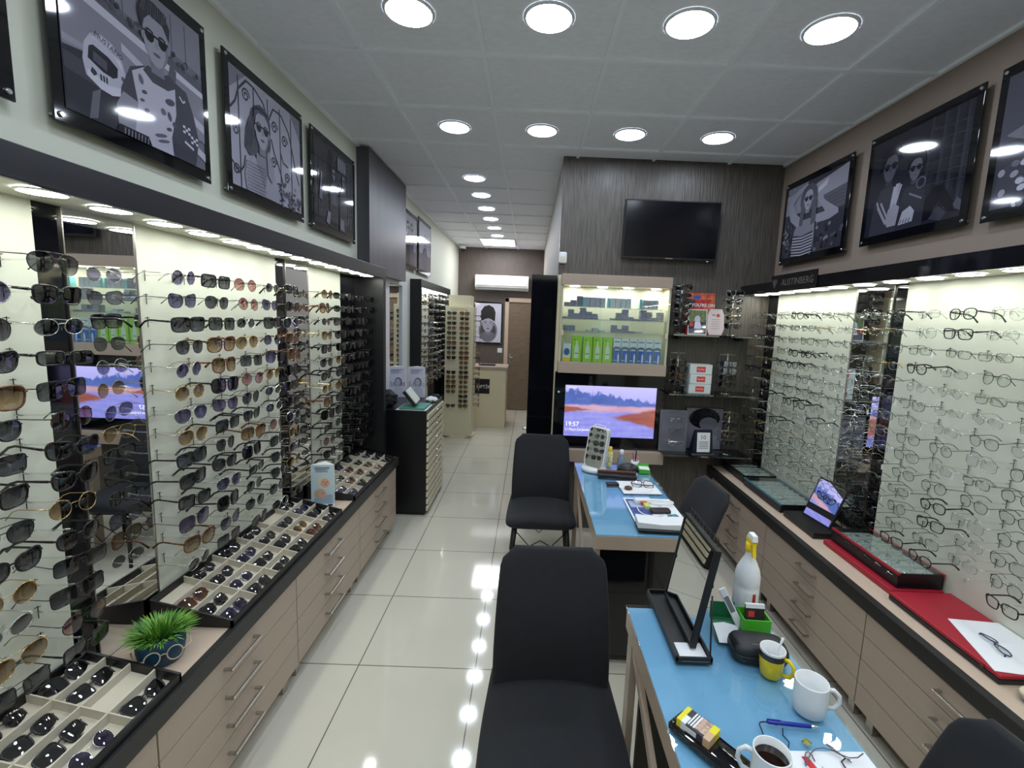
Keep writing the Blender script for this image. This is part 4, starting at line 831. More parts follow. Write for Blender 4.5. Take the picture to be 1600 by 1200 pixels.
text('clock_text', '19:57', .052, mw, t, Matrix.Translation((-.345, -.103, .205)) @ RX, align='LEFT'); text('date_text', '11 Mayıs Çarşamba', .026, mw, t, Matrix.Translation((-.345, -.103, .160)) @ RX, align='LEFT'); text('icon_text', 'Geri Dönüşüm', .012, mw, t, Matrix.Translation((-.335, -.103, .513)) @ RX, align='LEFT')
MB().lathe([(.008, 0), (.008, .004), (.001, .006)], m_white, 12, T=Matrix.Translation((-.41, -.10, .47)) @ Matrix.Rotation(PI/2, 4, 'X')).build('indicator', t)
t = thing('wall_ledge', 'beige shelf board fixed below the lit monitor', 'shelf', (.71, YM, .645)); bx('board', (-.43, -.16, 0, .43, -.001, .10), m_lam, t, .002)
# black glass shelves right of the cabinet
for z, nm in ((1.715, 'top'), (1.245, 'middle'), (.745, 'bottom')):
    t = thing('wall_shelf', '%s black glass shelf between monitor and right wall' % nm, 'shelf', (1.45, YM, z)); bx('glass', (-.33, -.24, 0, .37, -.001, .012), m_bgloss, t, .001)
    plabel(bx('front_edge', (-.33, -.243, .0, .37, -.24, .012), clear('edge_glass', (120, 150, 140), .3), t), 'greenish glass edge'); bx('bracket', (-.25, -.10, -.03, -.22, -.001, 0), m_dark_metal, t); bx('bracket', (.25, -.10, -.03, .28, -.001, 0), m_dark_metal, t)
GS = 'sunglasses on the shelf stands'
def eye_stand(label, x, z, h, n, pool, pl, first=0, opt=False):
    t = thing('glasses_stand', label, 'stand', (x, YM-.14, z)); MB().lathe([(.05, 0), (.05, .008), (.012, .012)], m_acryl, 20).build('base', t); MB().tube([(0, 0, .01), (0, 0, h)], .006, m_chrome, 8).build('pole', t)
    ar = MB()
    for i in range(n+first): ar.tube([(-.06, 0, h-.012-i*(h-.05)/(n+first)), (.06, 0, h-.012-i*(h-.05)/(n+first))], .003, m_chrome, 5)
    ar.build('crossbar', t)
    for i in range(n):
        s = pool[i % len(pool)]; zz_ = z+h-.028-(i+first)*(h-.05)/(n+first)
        eyewear('sunglasses', '%s %s sunglasses with %s lenses, %s pair on %s' % (s[1], s[0], s[2], ORD[i], pl), 'sunglasses', GS, s[0], s[1], s[2], s[3], 1, False, (x, YM-.175, zz_), (0, 0, -.1), False)
pA = [('square', 'black', 'black', 0), ('wayfarer', 'black', 'grey', 0), ('oversized', 'black', 'black', 0), ('round', 'black', 'grey', 0), ('wayfarer', 'gunmetal', 'black', 0)]
pB = [('shield', 'silver', 'black', 0), ('oval', 'black', 'grey', 0), ('round', 'gunmetal', 'green', 1), ('oval', 'gold', 'green', 1), ('aviator', 'gunmetal', 'black', 1)]
eye_stand('glasses stand with five dark pairs, left end of top shelf', 1.19, 1.727, .39, 5, pA, 'left top stand')
eye_stand('glasses stand with five pairs, right end of top shelf', 1.60, 1.727, .36, 5, pB, 'right top stand')
eye_stand('glasses stand with dark pairs, left end of middle shelf', 1.20, 1.257, .33, 4, [pB[2], pA[2], ('panto', 'tortoise', 'brown', 0), pA[3]], 'left middle stand', 1)
eye_stand('glasses stand with blue mirrored pairs, right end of middle shelf', 1.60, 1.257, .33, 4, [('shield', 'navy', 'blue mirror', 0), ('aviator', 'silver', 'blue mirror', 1), pA[1], pA[0]], 'right middle stand', 1)
eye_stand('tall glasses stand at right end of bottom shelf', 1.66, .757, .36, 4, [('oval', 'gold', 'brown', 1), pB[2], ('oval', 'gold', 'grey', 1), pA[3]], 'bottom stand')
redp = mat('poster_red', (190, 50, 50), .4, noise=(26, .6, (1, 1, 1))); orgp = mat('poster_orange', (196, 96, 66), .4, noise=(30, .5, (1, 1, 1))); pinkp = mat('poster_pink', (206, 140, 150), .4)
t = thing('advert_card', 'red advert card reading YOU\'RE ON behind the stands, top shelf', 'sign', (1.385, YM-.05, 1.728), 0, None, (-.06, 0, 0))
bx('board', (-.115, 0, 0, .115, .006, .335), redp, t); p = Print(.226, .33, 1); p.b = MB(); p.k = 1
p.rect(0, 0, 1, 1, redp).rect(.0, .85, 1, 1, orgp).P([(.55, .6), (1, .9), (1, .3)], orgp).ell(.2, .5, .2, .12, mat('poster_dark', (60, 50, 60), .4)).ell(.7, .4, .25, .1, pinkp).ell(.35, .9, .14, .05, mat('poster_blue', (60, 90, 170), .4)).rect(0, .66, .3, .84, MATS['poster_dark']); o = p.b.build('print', t); o.location = (0, -.0005, .002)
text('lettering', "YOU'RE ON", .036, m_white, t, Matrix.Translation((.018, -.003, .235)) @ RX, bold=.0008)
t = thing('photo_card', 'white bordered card of a figure among leaves, top shelf', 'card', (1.325, YM-.17, 1.7275), 0, None, (-.12, 0, 0)); bx('card', (-.075, 0, 0, .075, .004, .20), m_white, t)
p = Print(.138, .188, 60); p.rect(0, .5, 1, 1, mat('leaf_print', (96, 110, 70), .4, noise=(60, .6, (1, 1, 1)))).ell(.5, .62, .17, .15, 200).P([(.3, .1), (.35, .5), (.65, .5), (.75, .3), (.6, .1)], 215).ell(.15, .4, .12, .1, redp).rect(0, 0, 1, .22, 90); o = p.b.build('print', t); o.location = (0, -.0005, .006)
t = thing('award_plaque', 'translucent pale plaque with red dot, top shelf', 'plaque', (1.465, YM-.17, 1.7275), 0, None, (-.08, 0, 0))
m_plq = clear('frosted_pink', (214, 196, 196), .45, .4)
MB().prism([(-.05, 0), (.05, 0), (.068, .05), (.064, .16), (.045, .205), (-.045, .205), (-.064, .16), (-.068, .05)], 0, .012, mat('frosted_plaque', (196, 180, 182), .3), Matrix.Rotation(PI/2, 4, 'X')).build('plate', t, .002)
pp = MB().lathe([(.0001, 0), (.014, 0)], redp, 16, T=Matrix.Translation((.015, -.0135, .155)) @ Matrix.Rotation(PI/2, 4, 'X'), cap=False); pp.box(-.03, -.0135, .155, -.008, -.0125, .16, m_bmatt)
for i in range(5): pp.box(-.035, -.0135, .05+.018*i, .03, -.0125, .054+.018*i, mat('faint_print', (150, 140, 140), .5))
pp.build('print', t)
for i in range(3):
    t = thing('boxed_goods', 'small white box with red label, %s of the stack' % ['bottom', 'middle', 'top'][i], 'box', (1.378, YM-.13, 1.2575+.079*i), [.0, .05, -.03][i], 'white boxes stacked on the middle shelf')
    bx('carton', (-.088, -.06, 0, .088, .06, .077), mat('white_carton', (200, 208, 208), .5), t, .002); lb = bx('label', (-.035, -.061, .016, .035, -.06, .06), mat('label_red', (206, 62, 62), .4), t)
    text('lettering', 'Ray-Ban', .017, m_white, lb, Matrix.Translation((0, -.0615, .038)) @ RX)
t = thing('framed_ad', 'silver framed display board of eyeglasses on bottom shelf', 'frame', (1.215, YM-.13, .757), .0, None, (-.05, 0, 0)); bx('frame', (-.115, 0, 0, .115, .015, .345), mat('silver_grey_board', (112, 118, 124), .35, metal=.3, noise=(3, .2, (1, 1, 1))), t, .002)
p = Print(.20, .32, 110); o = p.b.build('print', t); o.location = (0, -.001, .012)
eyewear('eyeglasses', 'round gunmetal eyeglasses mounted on the silver framed board', 'eyeglasses', None, 'round', 'gunmetal', 'clear', 1, 1, True, (1.225, YM-.175, .94), (0, 0, 0), False)
eyewear('eyeglasses', 'faint oval eyeglasses near top of the silver framed board', 'eyeglasses', None, 'oval', 'silver', 'clear', 1, 1, True, (1.225, YM-.175, 1.035), (0, 0, 0), False)
eyewear('eyeglasses', 'small cat-eye eyeglasses low on the silver framed board', 'eyeglasses', None, 'cat-eye', 'silver', 'clear', 1, 1, True, (1.225, YM-.175, .84), (0, 0, 0), False)
def paint_profile(p): p.rect(0, 0, 1, 1, 130).ell(.5, .75, .42, .25, 20).ell(.62, .62, .25, .16, 110).P([(.2, 0), (.3, .4), (.6, .45), (.9, .3), (1, 0)], 150).P([(.4, 0), (.5, .35), (.6, .35), (.6, 0)], 30); 
t = thing('portrait_picture', 'grey portrait panel behind the plaque on bottom shelf', 'picture', (1.50, YM-.03, .757)); bx('board', (-.16, 0, 0, .16, .01, .36), m_black, t); p = Print(.31, .35, 110); paint_profile(p); o = p.b.build('print', t); o.location = (0, -.001, .005)
t = thing('desk_calendar', 'dark stand holding a silver card marked 10, bottom shelf', 'plaque', (1.45, YM-.19, .757), .1, None, None)
MB().add([(-.085, .0, 0), (.085, .0, 0), (.085, .09, 0), (-.085, .09, 0), (-.075, .02, .20), (.075, .02, .20), (.075, .035, .20), (-.075, .035, .20)], [(3, 2, 1, 0), (4, 5, 6, 7), (0, 1, 5, 4), (1, 2, 6, 5), (2, 3, 7, 6), (3, 0, 4, 7)], mat('navy_plastic', (24, 26, 46), .3)).build('stand', t, .003); MB().box(-.095, -.01, 0, .095, .1, .006, m_chrome).build('foot', t, .001)
tc_ = Matrix.Translation((0, -.001, .02)) @ Matrix.Rotation(-.1, 4, 'X'); MB().box(-.055, -.002, 0, .055, 0, .16, m_paperw, tc_).build('card', t)
text('lettering', '10', .05, mat('letter_red', (190, 30, 40), .5), t, tc_ @ Matrix.Translation((-.005, -.003, .12)) @ RX)
pl_ = MB()
for i in range(5): pl_.box(-.04, -.003, .03+.013*i, .04, -.002, .035+.013*i, mat('print_grey_line', (120, 120, 124), .5), tc_)
pl_.build('print_lines', t)
# ---------------------------------------------------------------- desks
def desk(label, x0, x1, y0, y1, panel_y, group):
    t = thing('desk', label, 'desk', ((x0+x1)/2, (y0+y1)/2, 0), 0, group); hx, hy = (x1-x0)/2, (y1-y0)/2
    bx('frame_top', (-hx, -hy, .672, hx, hy, .746), m_lam, t, .003)
    plabel(bx('blue_cover', (-hx+.002, -hy+.002, .7462, hx-.002, hy-.002, .750), m_blue, t), 'blue cover sheet'); plabel(bx('glass_top', (-hx-.004, -hy-.004, .7502, hx+.004, hy+.004, .7595), clear('desk_glass', (248, 252, 254), .045, .015), t, .001), 'clear glass top')
    for yy in (-hy+.03, hy-.09): bx('leg', (-hx+.004, yy, 0, -hx+.03, yy+.06, .672), m_lam, t, .002)
    for yy in (-hy+.03, hy-.09): bx('leg', (hx-.03, yy, 0, hx-.004, yy+.06, .672), m_lam, t, .002)
    L = 2*hy-.06
    MB().add([(-hx+.008, -hy+.03, .05), (-hx+.008, -hy+.10, .05), (-hx+.008, hy-.03, .66), (-hx+.008, hy-.10, .66), (-hx+.026, -hy+.03, .05), (-hx+.026, -hy+.10, .05), (-hx+.026, hy-.03, .66), (-hx+.026, hy-.10, .66)],
             [(0, 1, 2, 3), (7, 6, 5, 4), (0, 4, 5, 1), (1, 5, 6, 2), (2, 6, 7, 3), (3, 7, 4, 0)], m_lam).build('brace', t)
    plabel(bx('modesty_panel', (-hx+.035, panel_y, .03, hx-.035, panel_y+.02, .672), m_bgloss, t), 'glossy black panel')
    return t
GD = 'blue topped desks'
desk('blue topped beige desk, farther one below the lit monitor', .368, .885, 2.19, 3.34, -.52, GD)
desk('blue topped beige desk in the foreground holding the mugs',   .402, .892, .38, 1.608, .48, GD)
DZT = .7598

# ---------------------------------------------------------------- chairs
def cushion(path, wid, thk, bend=0, flute=0, nseg=56, p=3.2):
    """loft of rounded cross-sections; path = [(y, z)], wid/thk per point"""
    rings = []; n = len(path)
    for i in range(n):
        a = Vector((0,)+path[max(i-1, 0)]); b_ = Vector((0,)+path[min(i+1, n-1)]); t_ = (b_-a).normalized(); nr = Vector((0, t_.z, -t_.y))
        c = Vector((0,)+path[i]); ring = []
        for j in range(nseg):
            th = 2*PI*j/nseg; cx_, sx_ = math.cos(th), math.sin(th)
            x = wid[i]/2*math.copysign(abs(cx_)**(2/p), cx_); d_ = thk[i]/2*math.copysign(abs(sx_)**(2/2.4), sx_)
            if flute and sx_ < 0: d_ *= 1-flute*(.5-.5*math.cos(x*2*PI/.062))*min(1, max(0, (i-4)/4))
            ring.append(c+Vector((x, 0, 0))+nr*(d_ - bend*(x/.22)**2))
        rings.append(ring)
    return rings
def chair(label, loc, rz, group, fluted=False):
    t = thing('upholstered_chair', label, 'chair', loc, rz, group)
    # backrest, from crease to top
    P = []; W = []; T = []; K = 18
    for i in range(K+1):
        s = i/K; P.append((.17+.03*s+.11*s*s, .40+.49*s)); W.append(.44-.03*s+.012*math.sin(PI*s)); T.append(.055+.02*math.sin(PI*min(1, s*1.2)))
    for i in range(16, K+1):
        f = max(1e-3, 1-((i/K-.86)/.18)**3.0)**(1/2.6); W[i] = .06+(W[i]-.06)*f
    for s, f, tf in ((1.012, .985, .85), (1.022, .972, .6), (1.03, .955, .3)): P.append((.17+.03*s+.11*s*s, .40+.49*s)); W.append(W[K]*f-.01); T.append(.06*tf)
    b = MB().loft(cushion(P, W, T, .022, .16 if fluted else 0), m_velvet); b.build('backrest', t)
    P = []; W = []; T = []
    for s, wf, tf in ((0, .80, .3), (.012, .88, .62), (.04, .94, .85), (.09, .98, 1)): P.append((-.27+.50*s, .423)); W.append(.49*wf); T.append(.085*tf)
    for i in range(3, K+1):
        s = i/K; P.append((-.27+.50*s, .425-.012*math.sin(PI*s)+.02*max(0, s-.8)*2)); W.append(.485-.03*s*s+.012*math.sin(PI*s)); T.append(.085)
    P.append((.245, .44)); W.append(.38); T.append(.04)
    b = MB().loft(cushion(P, W, T, -.008), m_velvet); b.build('seat', t)
    F = {}
    for sx in (-1, 1):
        for sy in (-1, 1):
            a_ = Vector((sx*.175, -.02+sy*.17, .40)); b_ = Vector((sx*.215, -.02+sy*.225, 0)); F[sx, sy] = (a_, b_)
            MB().tube([a_, a_.lerp(b_, .5), b_], [.017, .0145, .011], m_bmatt, 10).build('leg', t)
    def at(k, f): return F[k][0].lerp(F[k][1], f)
    wb = MB()
    for sy in (-1, 1): 
        m1 = (at((-1, sy), .42)+at((1, sy), .42))/2; hi = Vector((0, 0, .07))
        wb.tube([at((-1, sy), .12), m1-hi*1.0, at((1, sy), .12)], .004, m_bmatt, 5).tube([at((-1, sy), .55), m1+hi*.8, at((1, sy), .55)], .004, m_bmatt, 5)
    for sx in (-1, 1): wb.tube([at((sx, -1), .12), at((sx, 1), .55)], .004, m_bmatt, 5).tube([at((sx, -1), .55), at((sx, 1), .12)], .004, m_bmatt, 5)
    wb.build('wire_brace', t)
    return t
GH = 'black velvet chairs around the desks'
chair('large black velvet chair in the foreground, left of the near desk', (.128, 1.44, 0), 0, GH)
chair('black velvet chair with ribbed back, left of the far desk', (.127, 3.24, 0), 0, GH, True)
chair('black velvet chair between far desk and right cabinets', (.79, 2.53, 0), -PI/2+.05, GH)
chair('black velvet chair at the bottom right corner of the picture', (.84, .80, 0), -PI/2+.10, GH)

# ---------------------------------------------------------------- things on the near desk
t = thing('table_mirror', 'black framed tilting table mirror on the near desk', 'mirror', (.588, 1.51, DZT)); TH = .16
Q = Matrix.Rotation(TH, 4, 'Y')     # lean towards +x
yl, yh, zh = -.135, .135, .312; xo_ = -.03
MM = Matrix.Translation((xo_, 0, .03)) @ Q
MB().box(-.004, yl-.012, 0, .016, yl, zh, m_bmatt, MM).box(-.004, yh, 0, .016, yh+.012, zh, m_bmatt, MM).box(-.004, yl-.012, zh, .016, yh+.012, zh+.012, m_bmatt, MM).box(-.004, yl-.012, -.012, .016, yh+.012, 0, m_bmatt, MM).build('frame', t, .001)
bx_ = MB().box(-.001, yl, 0, .001, yh, zh, m_mirror, MM).build('glass', t); bx_2 = MB().box(.0015, yl, 0, .012, yh, zh, m_bmatt, MM).build('back_board', t)
MB().box(-.095, yl-.06, 0, .02, yh+.04, .008, m_bmatt).box(-.095, yl-.06, .008, -.088, yh+.04, .022, m_bmatt).box(.013, yl-.06, .008, .02, yh+.04, .022, m_bmatt).box(-.095, yl-.06, .008, .02, yl-.053, .022, m_bmatt).box(-.095, yh+.033, .008, .02, yh+.04, .022, m_bmatt).build('base_tray', t, .001)
MB().tube([(.015, yl-.05, .012), (.02, yl-.012, .20)], .003, m_bmatt, 6).tube([(.015, yh+.03, .012), (.02, yh+.012, .20)], .003, m_bmatt, 6).build('strut', t)
orn = MB(); ro = random.Random(4)
for i in range(9):
    yy = yl+.005+.03*i; c0 = MM @ Vector((.006, yy, zh+.014)); pts = [c0+Vector((.0, .018*math.cos(a)*(1-a/9), .018+.018*math.sin(a)*(1-a/9))) for a in (k*.55 for k in range(14))]
    orn.tube(pts, .0022, m_bmatt, 4)
orn.build('scroll_ornament', t)
tagged('white note slip lying in the tray of the table mirror', 'note', MB().box(.512, 1.315, DZT+.0085, .598, 1.40, DZT+.0095, m_paperw).build('paper_note'))
t = thing('card_dispenser', 'green and white leaflet box behind the black case', 'leaflet box', (.760, 1.475, DZT), -.05)
gd, gl = mat('deep_green_card', (22, 110, 66), .4), mat('bright_green_card', (76, 176, 46), .4)
MB().add([(-.09, -.06, .0), (-.005, -.06, .0), (-.005, .035, .03), (-.09, .035, .03), (-.09, .04, .085), (-.005, .04, .085)], [(0, 1, 2, 3), (3, 2, 5, 4)], gd).build('green_flap', t)
MB().add([(-.088, -.066, .004), (-.007, -.066, .004), (-.007, .0, .024), (-.05, .010, .028), (-.088, .004, .026)], [(0, 1, 2, 3, 4)], m_paperw).build('white_leaflet', t)
MB().box(0, -.035, 0, .09, -.032, .07, gl).box(0, .03, 0, .09, .033, .075, gl).box(0, -.032, 0, .003, .03, .07, gl).box(.087, -.032, 0, .09, .03, .07, gl).box(.003, -.032, 0, .087, .03, .003, gl).build('green_box', t)
t = thing('cleaning_cards', 'dark printed cards standing in the green box', 'cards', (.808, 1.470, DZT+.004), .0, None, (-.15, .0, -.05)); bx('card', (-.03, -.004, 0, .034, .004, .095), mat('charcoal_print', (50, 42, 46), .4, noise=(60, .5, (1, 1, 1))), t); bx('card_edge', (-.03, -.005, .085, .034, .005, .099), m_paperw, t); bx('mark', (-.02, -.0045, .055, .0, -.0042, .075), mat('label_red', (206, 62, 62), .4), t)
t = thing('white_packet', 'slim white packet leaning out of the green box', 'packet', (.765, 1.475, DZT+.02), 0, None, (-.1, -.5, 0)); bx('packet', (-.012, -.004, 0, .012, .004, .15), m_paperw, t, .002); bx('print', (-.008, -.0045, .06, .008, -.0042, .12), mat('print_grey_line', (120, 120, 124), .5), t)
# spray bottle
t = thing('spray_bottle', 'white spray bottle with yellow trigger at far edge of near desk', 'bottle', (.815, 1.56, DZT), .0)
MB().lathe([(.001, 0), (.039, 0), (.043, .006), (.043, .125), (.0418, .13), (.043, .135), (.043, .165), (.038, .19), (.027, .215), (.017, .235), (.0135, .25), (.0135, .265)], m_white, 32).build('bottle', t)
ye = mat('yellow_plastic', (236, 204, 30), .35)
hd = MB().lathe([(.016, .258), (.017, .262), (.017, .285), (.014, .287)], ye, 20).box(-.010, -.022, .285, .010, .016, .305, ye).add([(-.006, -.034, .246), (.006, -.034, .246), (.006, -.024, .292), (-.006, -.024, .292), (-.006, -.028, .246), (.006, -.028, .246), (.006, -.012, .292), (-.006, -.012, .292)], [(3, 2, 1, 0), (4, 5, 6, 7), (0, 1, 5, 4), (1, 2, 6, 5), (2, 3, 7, 6), (3, 0, 4, 7)], ye).build('trigger', t)
MB().add([(-.010, -.030, .300), (.010, -.030, .300), (.010, .022, .294), (-.010, .022, .294), (-.009, -.026, .322), (.009, -.026, .322), (.009, .006, .325), (-.009, .006, .325)], [(3, 2, 1, 0), (4, 5, 6, 7), (0, 1, 5, 4), (1, 2, 6, 5), (2, 3, 7, 6), (3, 0, 4, 7)], m_white).build('nozzle', hd, .002)
lb = MB(); lbm = mat('bottle_label', (224, 226, 228), .35)
for j in range(12):
    a0, a1 = -2.1+j*.1, -2.0+j*.1; lb.add([(.0435*math.cos(a), .0435*math.sin(a), z) for a, z in ((a0, .03), (a1, .03), (a1, .115), (a0, .115))], [(0, 1, 2, 3)], redp if 5 < j < 9 else lbm)
lb.build('label', t)
# hard case
t = thing('glasses_case', 'black hard glasses case behind the yellow mug', 'glasses case', (.770, 1.365, DZT), -.12)
def superring(cx, cy_, z, a, b_, p, n=36): return [Vector((cx+a*math.copysign(abs(math.cos(q))**(2/p), math.cos(q)), cy_+b_*math.copysign(abs(math.sin(q))**(2/p), math.sin(q)), z)) for q in (2*PI*i/n for i in range(n))]
MB().loft([superring(0, 0, z, a, b_, 4) for z, a, b_ in ((0, .078, .045), (.003, .083, .050), (.02, .087, .054), (.027, .087, .054))], m_bmatt).build('bottom_shell', t)
lid = MB().loft([superring(0, 0, z, a, b_, 4) for z, a, b_ in ((.0275, .087, .054), (.04, .085, .052), (.052, .078, .045), (.058, .068, .036))], mat('soft_black', (24, 25, 28), .45)).build('lid', t)
bx('badge', (-.03, -.030, .0583, .02, -.029, .0588), m_chrome, lid)
def mug(name, label, x, y, r, h, m_out, rz, m_in=None, taper=1.0):
    t = thing(name, label, 'mug', (x, y, DZT), rz); m_in = m_in or m_white
    MB().lathe([(.001, .0), (r*.86*taper, 0), (r*.95*taper, .004), (r*taper+(r-r*taper)*.5, h*.4), (r, h*.85), (r, h-.002)], m_out, 36, cap=False).build('body', t)
    MB().lathe([(r, h-.002), (r-.001, h), (r-.003, h-.001), (r-.004, h*.5), (r*.9*taper-.003, .008), (.0005, .006)], m_in, 36, cap=False).build('inner_wall', t)
    MB().tube([(r-.003, 0, h*.80), (r+.012, 0, h*.84), (r+.026, 0, h*.70), (r+.028, 0, h*.48), (r+.018, 0, h*.28), (r-.003, 0, h*.22)], [.006, .0058, .0055, .0055, .0058, .006], m_out if m_out is not None else m_white, 8).build('handle', t); return t
yel = mat('yellow_glaze', (226, 198, 20), .12, noise=(35, .12, (1, 1, 1)))
mg = mug('mug', 'yellow mug with spoon, behind the plain white mug', .772, 1.285, .036, .088, yel, -.9, taper=.86)
plabel(MB().lathe([(.0364, .062), (.0364, .080)], mat('dark_band', (46, 34, 26), .15, noise=(80, .8, (1, 1, 1))), 36, cap=False).build('dark_band', mg), 'dark patterned band')
plabel(MB().lathe([(.0363, .080), (.0363, .0865)], m_white, 36, cap=False).build('rim_band', mg), 'white rim band')
t = thing('teaspoon', 'white teaspoon standing in the yellow mug', 'spoon', (.772, 1.285, DZT+.010), .5, None, (.10, .16, 0)); MB().tube([(0, 0, 0), (0, 0, .03), (0, .0, .08), (0, 0, .122)], [.006, .0025, .0022, .005], m_white, 8, flat=.5).build('handle', t); MB().lathe([(.0005, -.004), (.007, 0), (.004, .006)], m_white, 10).build('bowl', t)
mug('mug', 'plain white mug with handle at its right', .812, 1.155, .0425, .092, m_white, -.30)
cm = mug('mug', 'white mug of black coffee at the bottom edge', .588, .935, .041, .095, m_white, 2.7)
plabel(MB().lathe([(.0005, .074), (.0368, .074)], mat('black_coffee', (26, 12, 8), .04), 30, cap=False).build('coffee', cm), 'black coffee')
# pen, strap, papers, phone, packet
t = thing('pen', 'blue ballpoint pen right of the coffee mug', 'pen', (.672, 1.108, DZT+.0055), -.10, None); TP = Matrix.Rotation(PI/2, 4, 'Y')
bp_ = mat('blue_pen', (28, 44, 150), .25)
MB().lathe([(.004, 0), (.0055, .004), (.0055, .06), (.0048, .112)], bp_, 14, T=TP).build('barrel', t); MB().lathe([(.0047, .112), (.003, .128), (.0006, .135)], m_chromeb, 12, T=TP).build('tip', t); MB().box(.0, -.0015, .005, .035, .0015, .008, bp_).build('clip', t)
t = MB().tube([(.665+.05*math.cos(a)*(.7+.3*math.sin(a*1.7)), 1.065+.045*math.sin(a), DZT+.0025) for a in (.9+.22*i for i in range(20))]+[(.70, 1.05, DZT+.003), (.695, 1.07, DZT+.003), (.705, 1.09, DZT+.003)], .0018, mat('navy_cord', (24, 34, 66), .6), 6).build('neck_cord'); tag(t, 'dark blue cord looped beside the pen', 'cord')
t = MB().tube([(.70+.035*math.cos(a*1.3)+.006*i, 1.0+.022*math.sin(a*2.1)+.001*i, DZT+.004+.0004*i) for i, a in ((i, .35*i) for i in range(26))], .0014, mat('grey_cord', (104, 98, 106), .6), 6).build('grey_cord'); tag(t, 'tangled grey cord lying on the leaflet by the coffee mug', 'cord')
lf = thing('leaflet', 'white printed leaflet with red bar at the bottom edge', 'leaflet', (.765, .985, DZT), .02)
bx('sheet', (-.115, -.16, 0, .115, .045, .0008), m_paperw, lf); ld = MB().add([(-.055, .03, .0011), (-.038, .03, .0011), (-.02, -.08, .0011), (-.042, -.08, .0011)], [(3, 2, 1, 0)], mat('leaflet_red', (200, 40, 50), .5))
for i in range(4): ld.add([(-.02+.014*i, .005-.006*i, .0011), (-.018+.014*i, .005-.006*i, .0011), (.0+.014*i, -.05-.003*i, .0011), (-.002+.014*i, -.05-.003*i, .0011)], [(3, 2, 1, 0)], mat('print_grey_line', (120, 120, 124), .5))
ld.build('print', lf)
t = MB().tube([(.80, .96, DZT+.003), (.80, 1.0, DZT+.005), (.815, 1.008, DZT+.006), (.825, 1.006, DZT+.004)], .0015, m_dark_metal, 6).tube([(.80, .96, DZT+.003), (.86, .955, DZT+.003)], .0015, m_dark_metal, 6).build('spare_temple'); tag(t, 'loose thin metal glasses arm lying on the leaflet', 'glasses arm')
t = MB().add([(.735, 1.055, DZT+.001), (.75, 1.062, DZT+.004), (.758, 1.05, DZT+.002), (.745, 1.043, DZT+.001)], [(0, 3, 2, 1)], mat('olive_wrapper', (140, 140, 70), .5)).tube([(.735, 1.055, DZT+.002), (.75, 1.062, DZT+.004), (.758, 1.05, DZT+.002)], .002, MATS['olive_wrapper'], 5).build('wrapper'); tag(t, 'tiny olive coloured scrap between pen and leaflet', 'scrap')
ph = thing('phone', 'black phone lying diagonally under the cigarette packet', 'phone', (.488, 1.03, DZT), .98+PI/2*0)
MB().loft([superring(0, 0, z, .10-i_, .040-i_, 9) for z, i_ in ((0, .002), (.002, 0), (.011, 0), (.013, .002))], m_bgloss).build('body', ph); 
ph.rotation_euler = (0, 0, -.92)
cg = thing('cigarette_packet', 'cigarette packet with warning print lying on the phone', 'packet', (.470, 1.063, DZT+.0135), -.86)
bx('carton', (-.045, -.028, 0, .045, .028, .022), mat('packet_dark', (52, 50, 56), .35), cg, .001)
pp = MB(); skn = mat('packet_photo', (190, 160, 140), .4, noise=(90, .5, (1, 1, 1))); ylp = mat('packet_yellow', (226, 214, 30), .4); tan = mat('packet_tan', (206, 170, 136), .4)
pp.box(-.0451, -.0281, .001, -.033, .0281, .0222, ylp).box(-.033, -.0281, .0002, -.020, .0, .0222, m_paperw).box(.028, .0, .0005, .0451, .0281, .0222, ylp).box(.028, -.0285, .0005, .0452, .0, .0223, tan).box(-.005, -.02, .0217, .028, .026, .0221, skn)
for i in range(3): pp.box(-.018+.007*i, -.022, .0217, -.014+.007*i, .026, .0223, m_paperw)
pp.box(-.02, -.0284, .004, .01, -.028, .018, m_paperw).build('print', cg)

# ---------------------------------------------------------------- things on the far desk
t = thing('countertop_mirror_stand', 'white swivel stand with mirror face on the far desk', 'stand', (.485, 3.16, DZT), -.56)
MB().loft([superring(0, 0, z, a, a*.8, 2) for z, a in ((0, .085), (.004, .09), (.02, .09), (.026, .082))], m_white).build('base', t)
SM = Matrix.Translation((0, 0, .02)) @ Matrix.Rotation(-.15, 4, 'X') @ Matrix.Rotation(.06, 4, 'Y')
def rrect(a, b_, p, y, n=36): return [Vector((a*math.copysign(abs(math.cos(q))**(2/p), math.cos(q)), y, b_+b_*math.copysign(abs(math.sin(q))**(2/p), math.sin(q)))) for q in (2*PI*i/n for i in range(n))]
MB().loft([rrect(.074, .145, 8, y) for y in (-.022, .03)], m_white, T=SM, smooth=False).build('shell', t, .003)
plabel(MB().loft([[v+Vector((0, 0, .008)) for v in rrect(.066, .137, 8, y)] for y in (-.0222, -.0235)], m_mirror, T=SM, smooth=False).build('mirror_face', t), 'mirror face')
MB().tube([(-.04, -.03, .27), (-.04, -.025, .295), (-.035, .0, .305), (.035, .0, .305), (.04, -.025, .295), (.04, -.03, .27)], .003, m_white, 6, T=SM).build('hook', t)
t = thing('shaker_bottle', 'yellow capped spray tube with patterned body on far desk', 'bottle', (.615, 3.27, DZT)); MB().lathe([(.022, 0), (.022, .105), (.016, .112)], mat('spotted_label', (216, 208, 150), .4, noise=(70, .6, (1, 1, 1))), 18).build('body', t); MB().lathe([(.015, .112), (.015, .145), (.001, .148)], ye, 16).build('cap', t)
t = thing('hand_sanitizer', 'clear pump bottle of gel on the far desk', 'bottle', (.70, 3.27, DZT)); MB().lathe([(.03, 0), (.03, .05), (.018, .075), (.012, .09)], mat('gel_clear', (120, 134, 150), .15), 18).build('body', t); MB().lathe([(.011, .09), (.016, .10), (.014, .125), (.001, .13)], m_white, 14).build('cap', t)
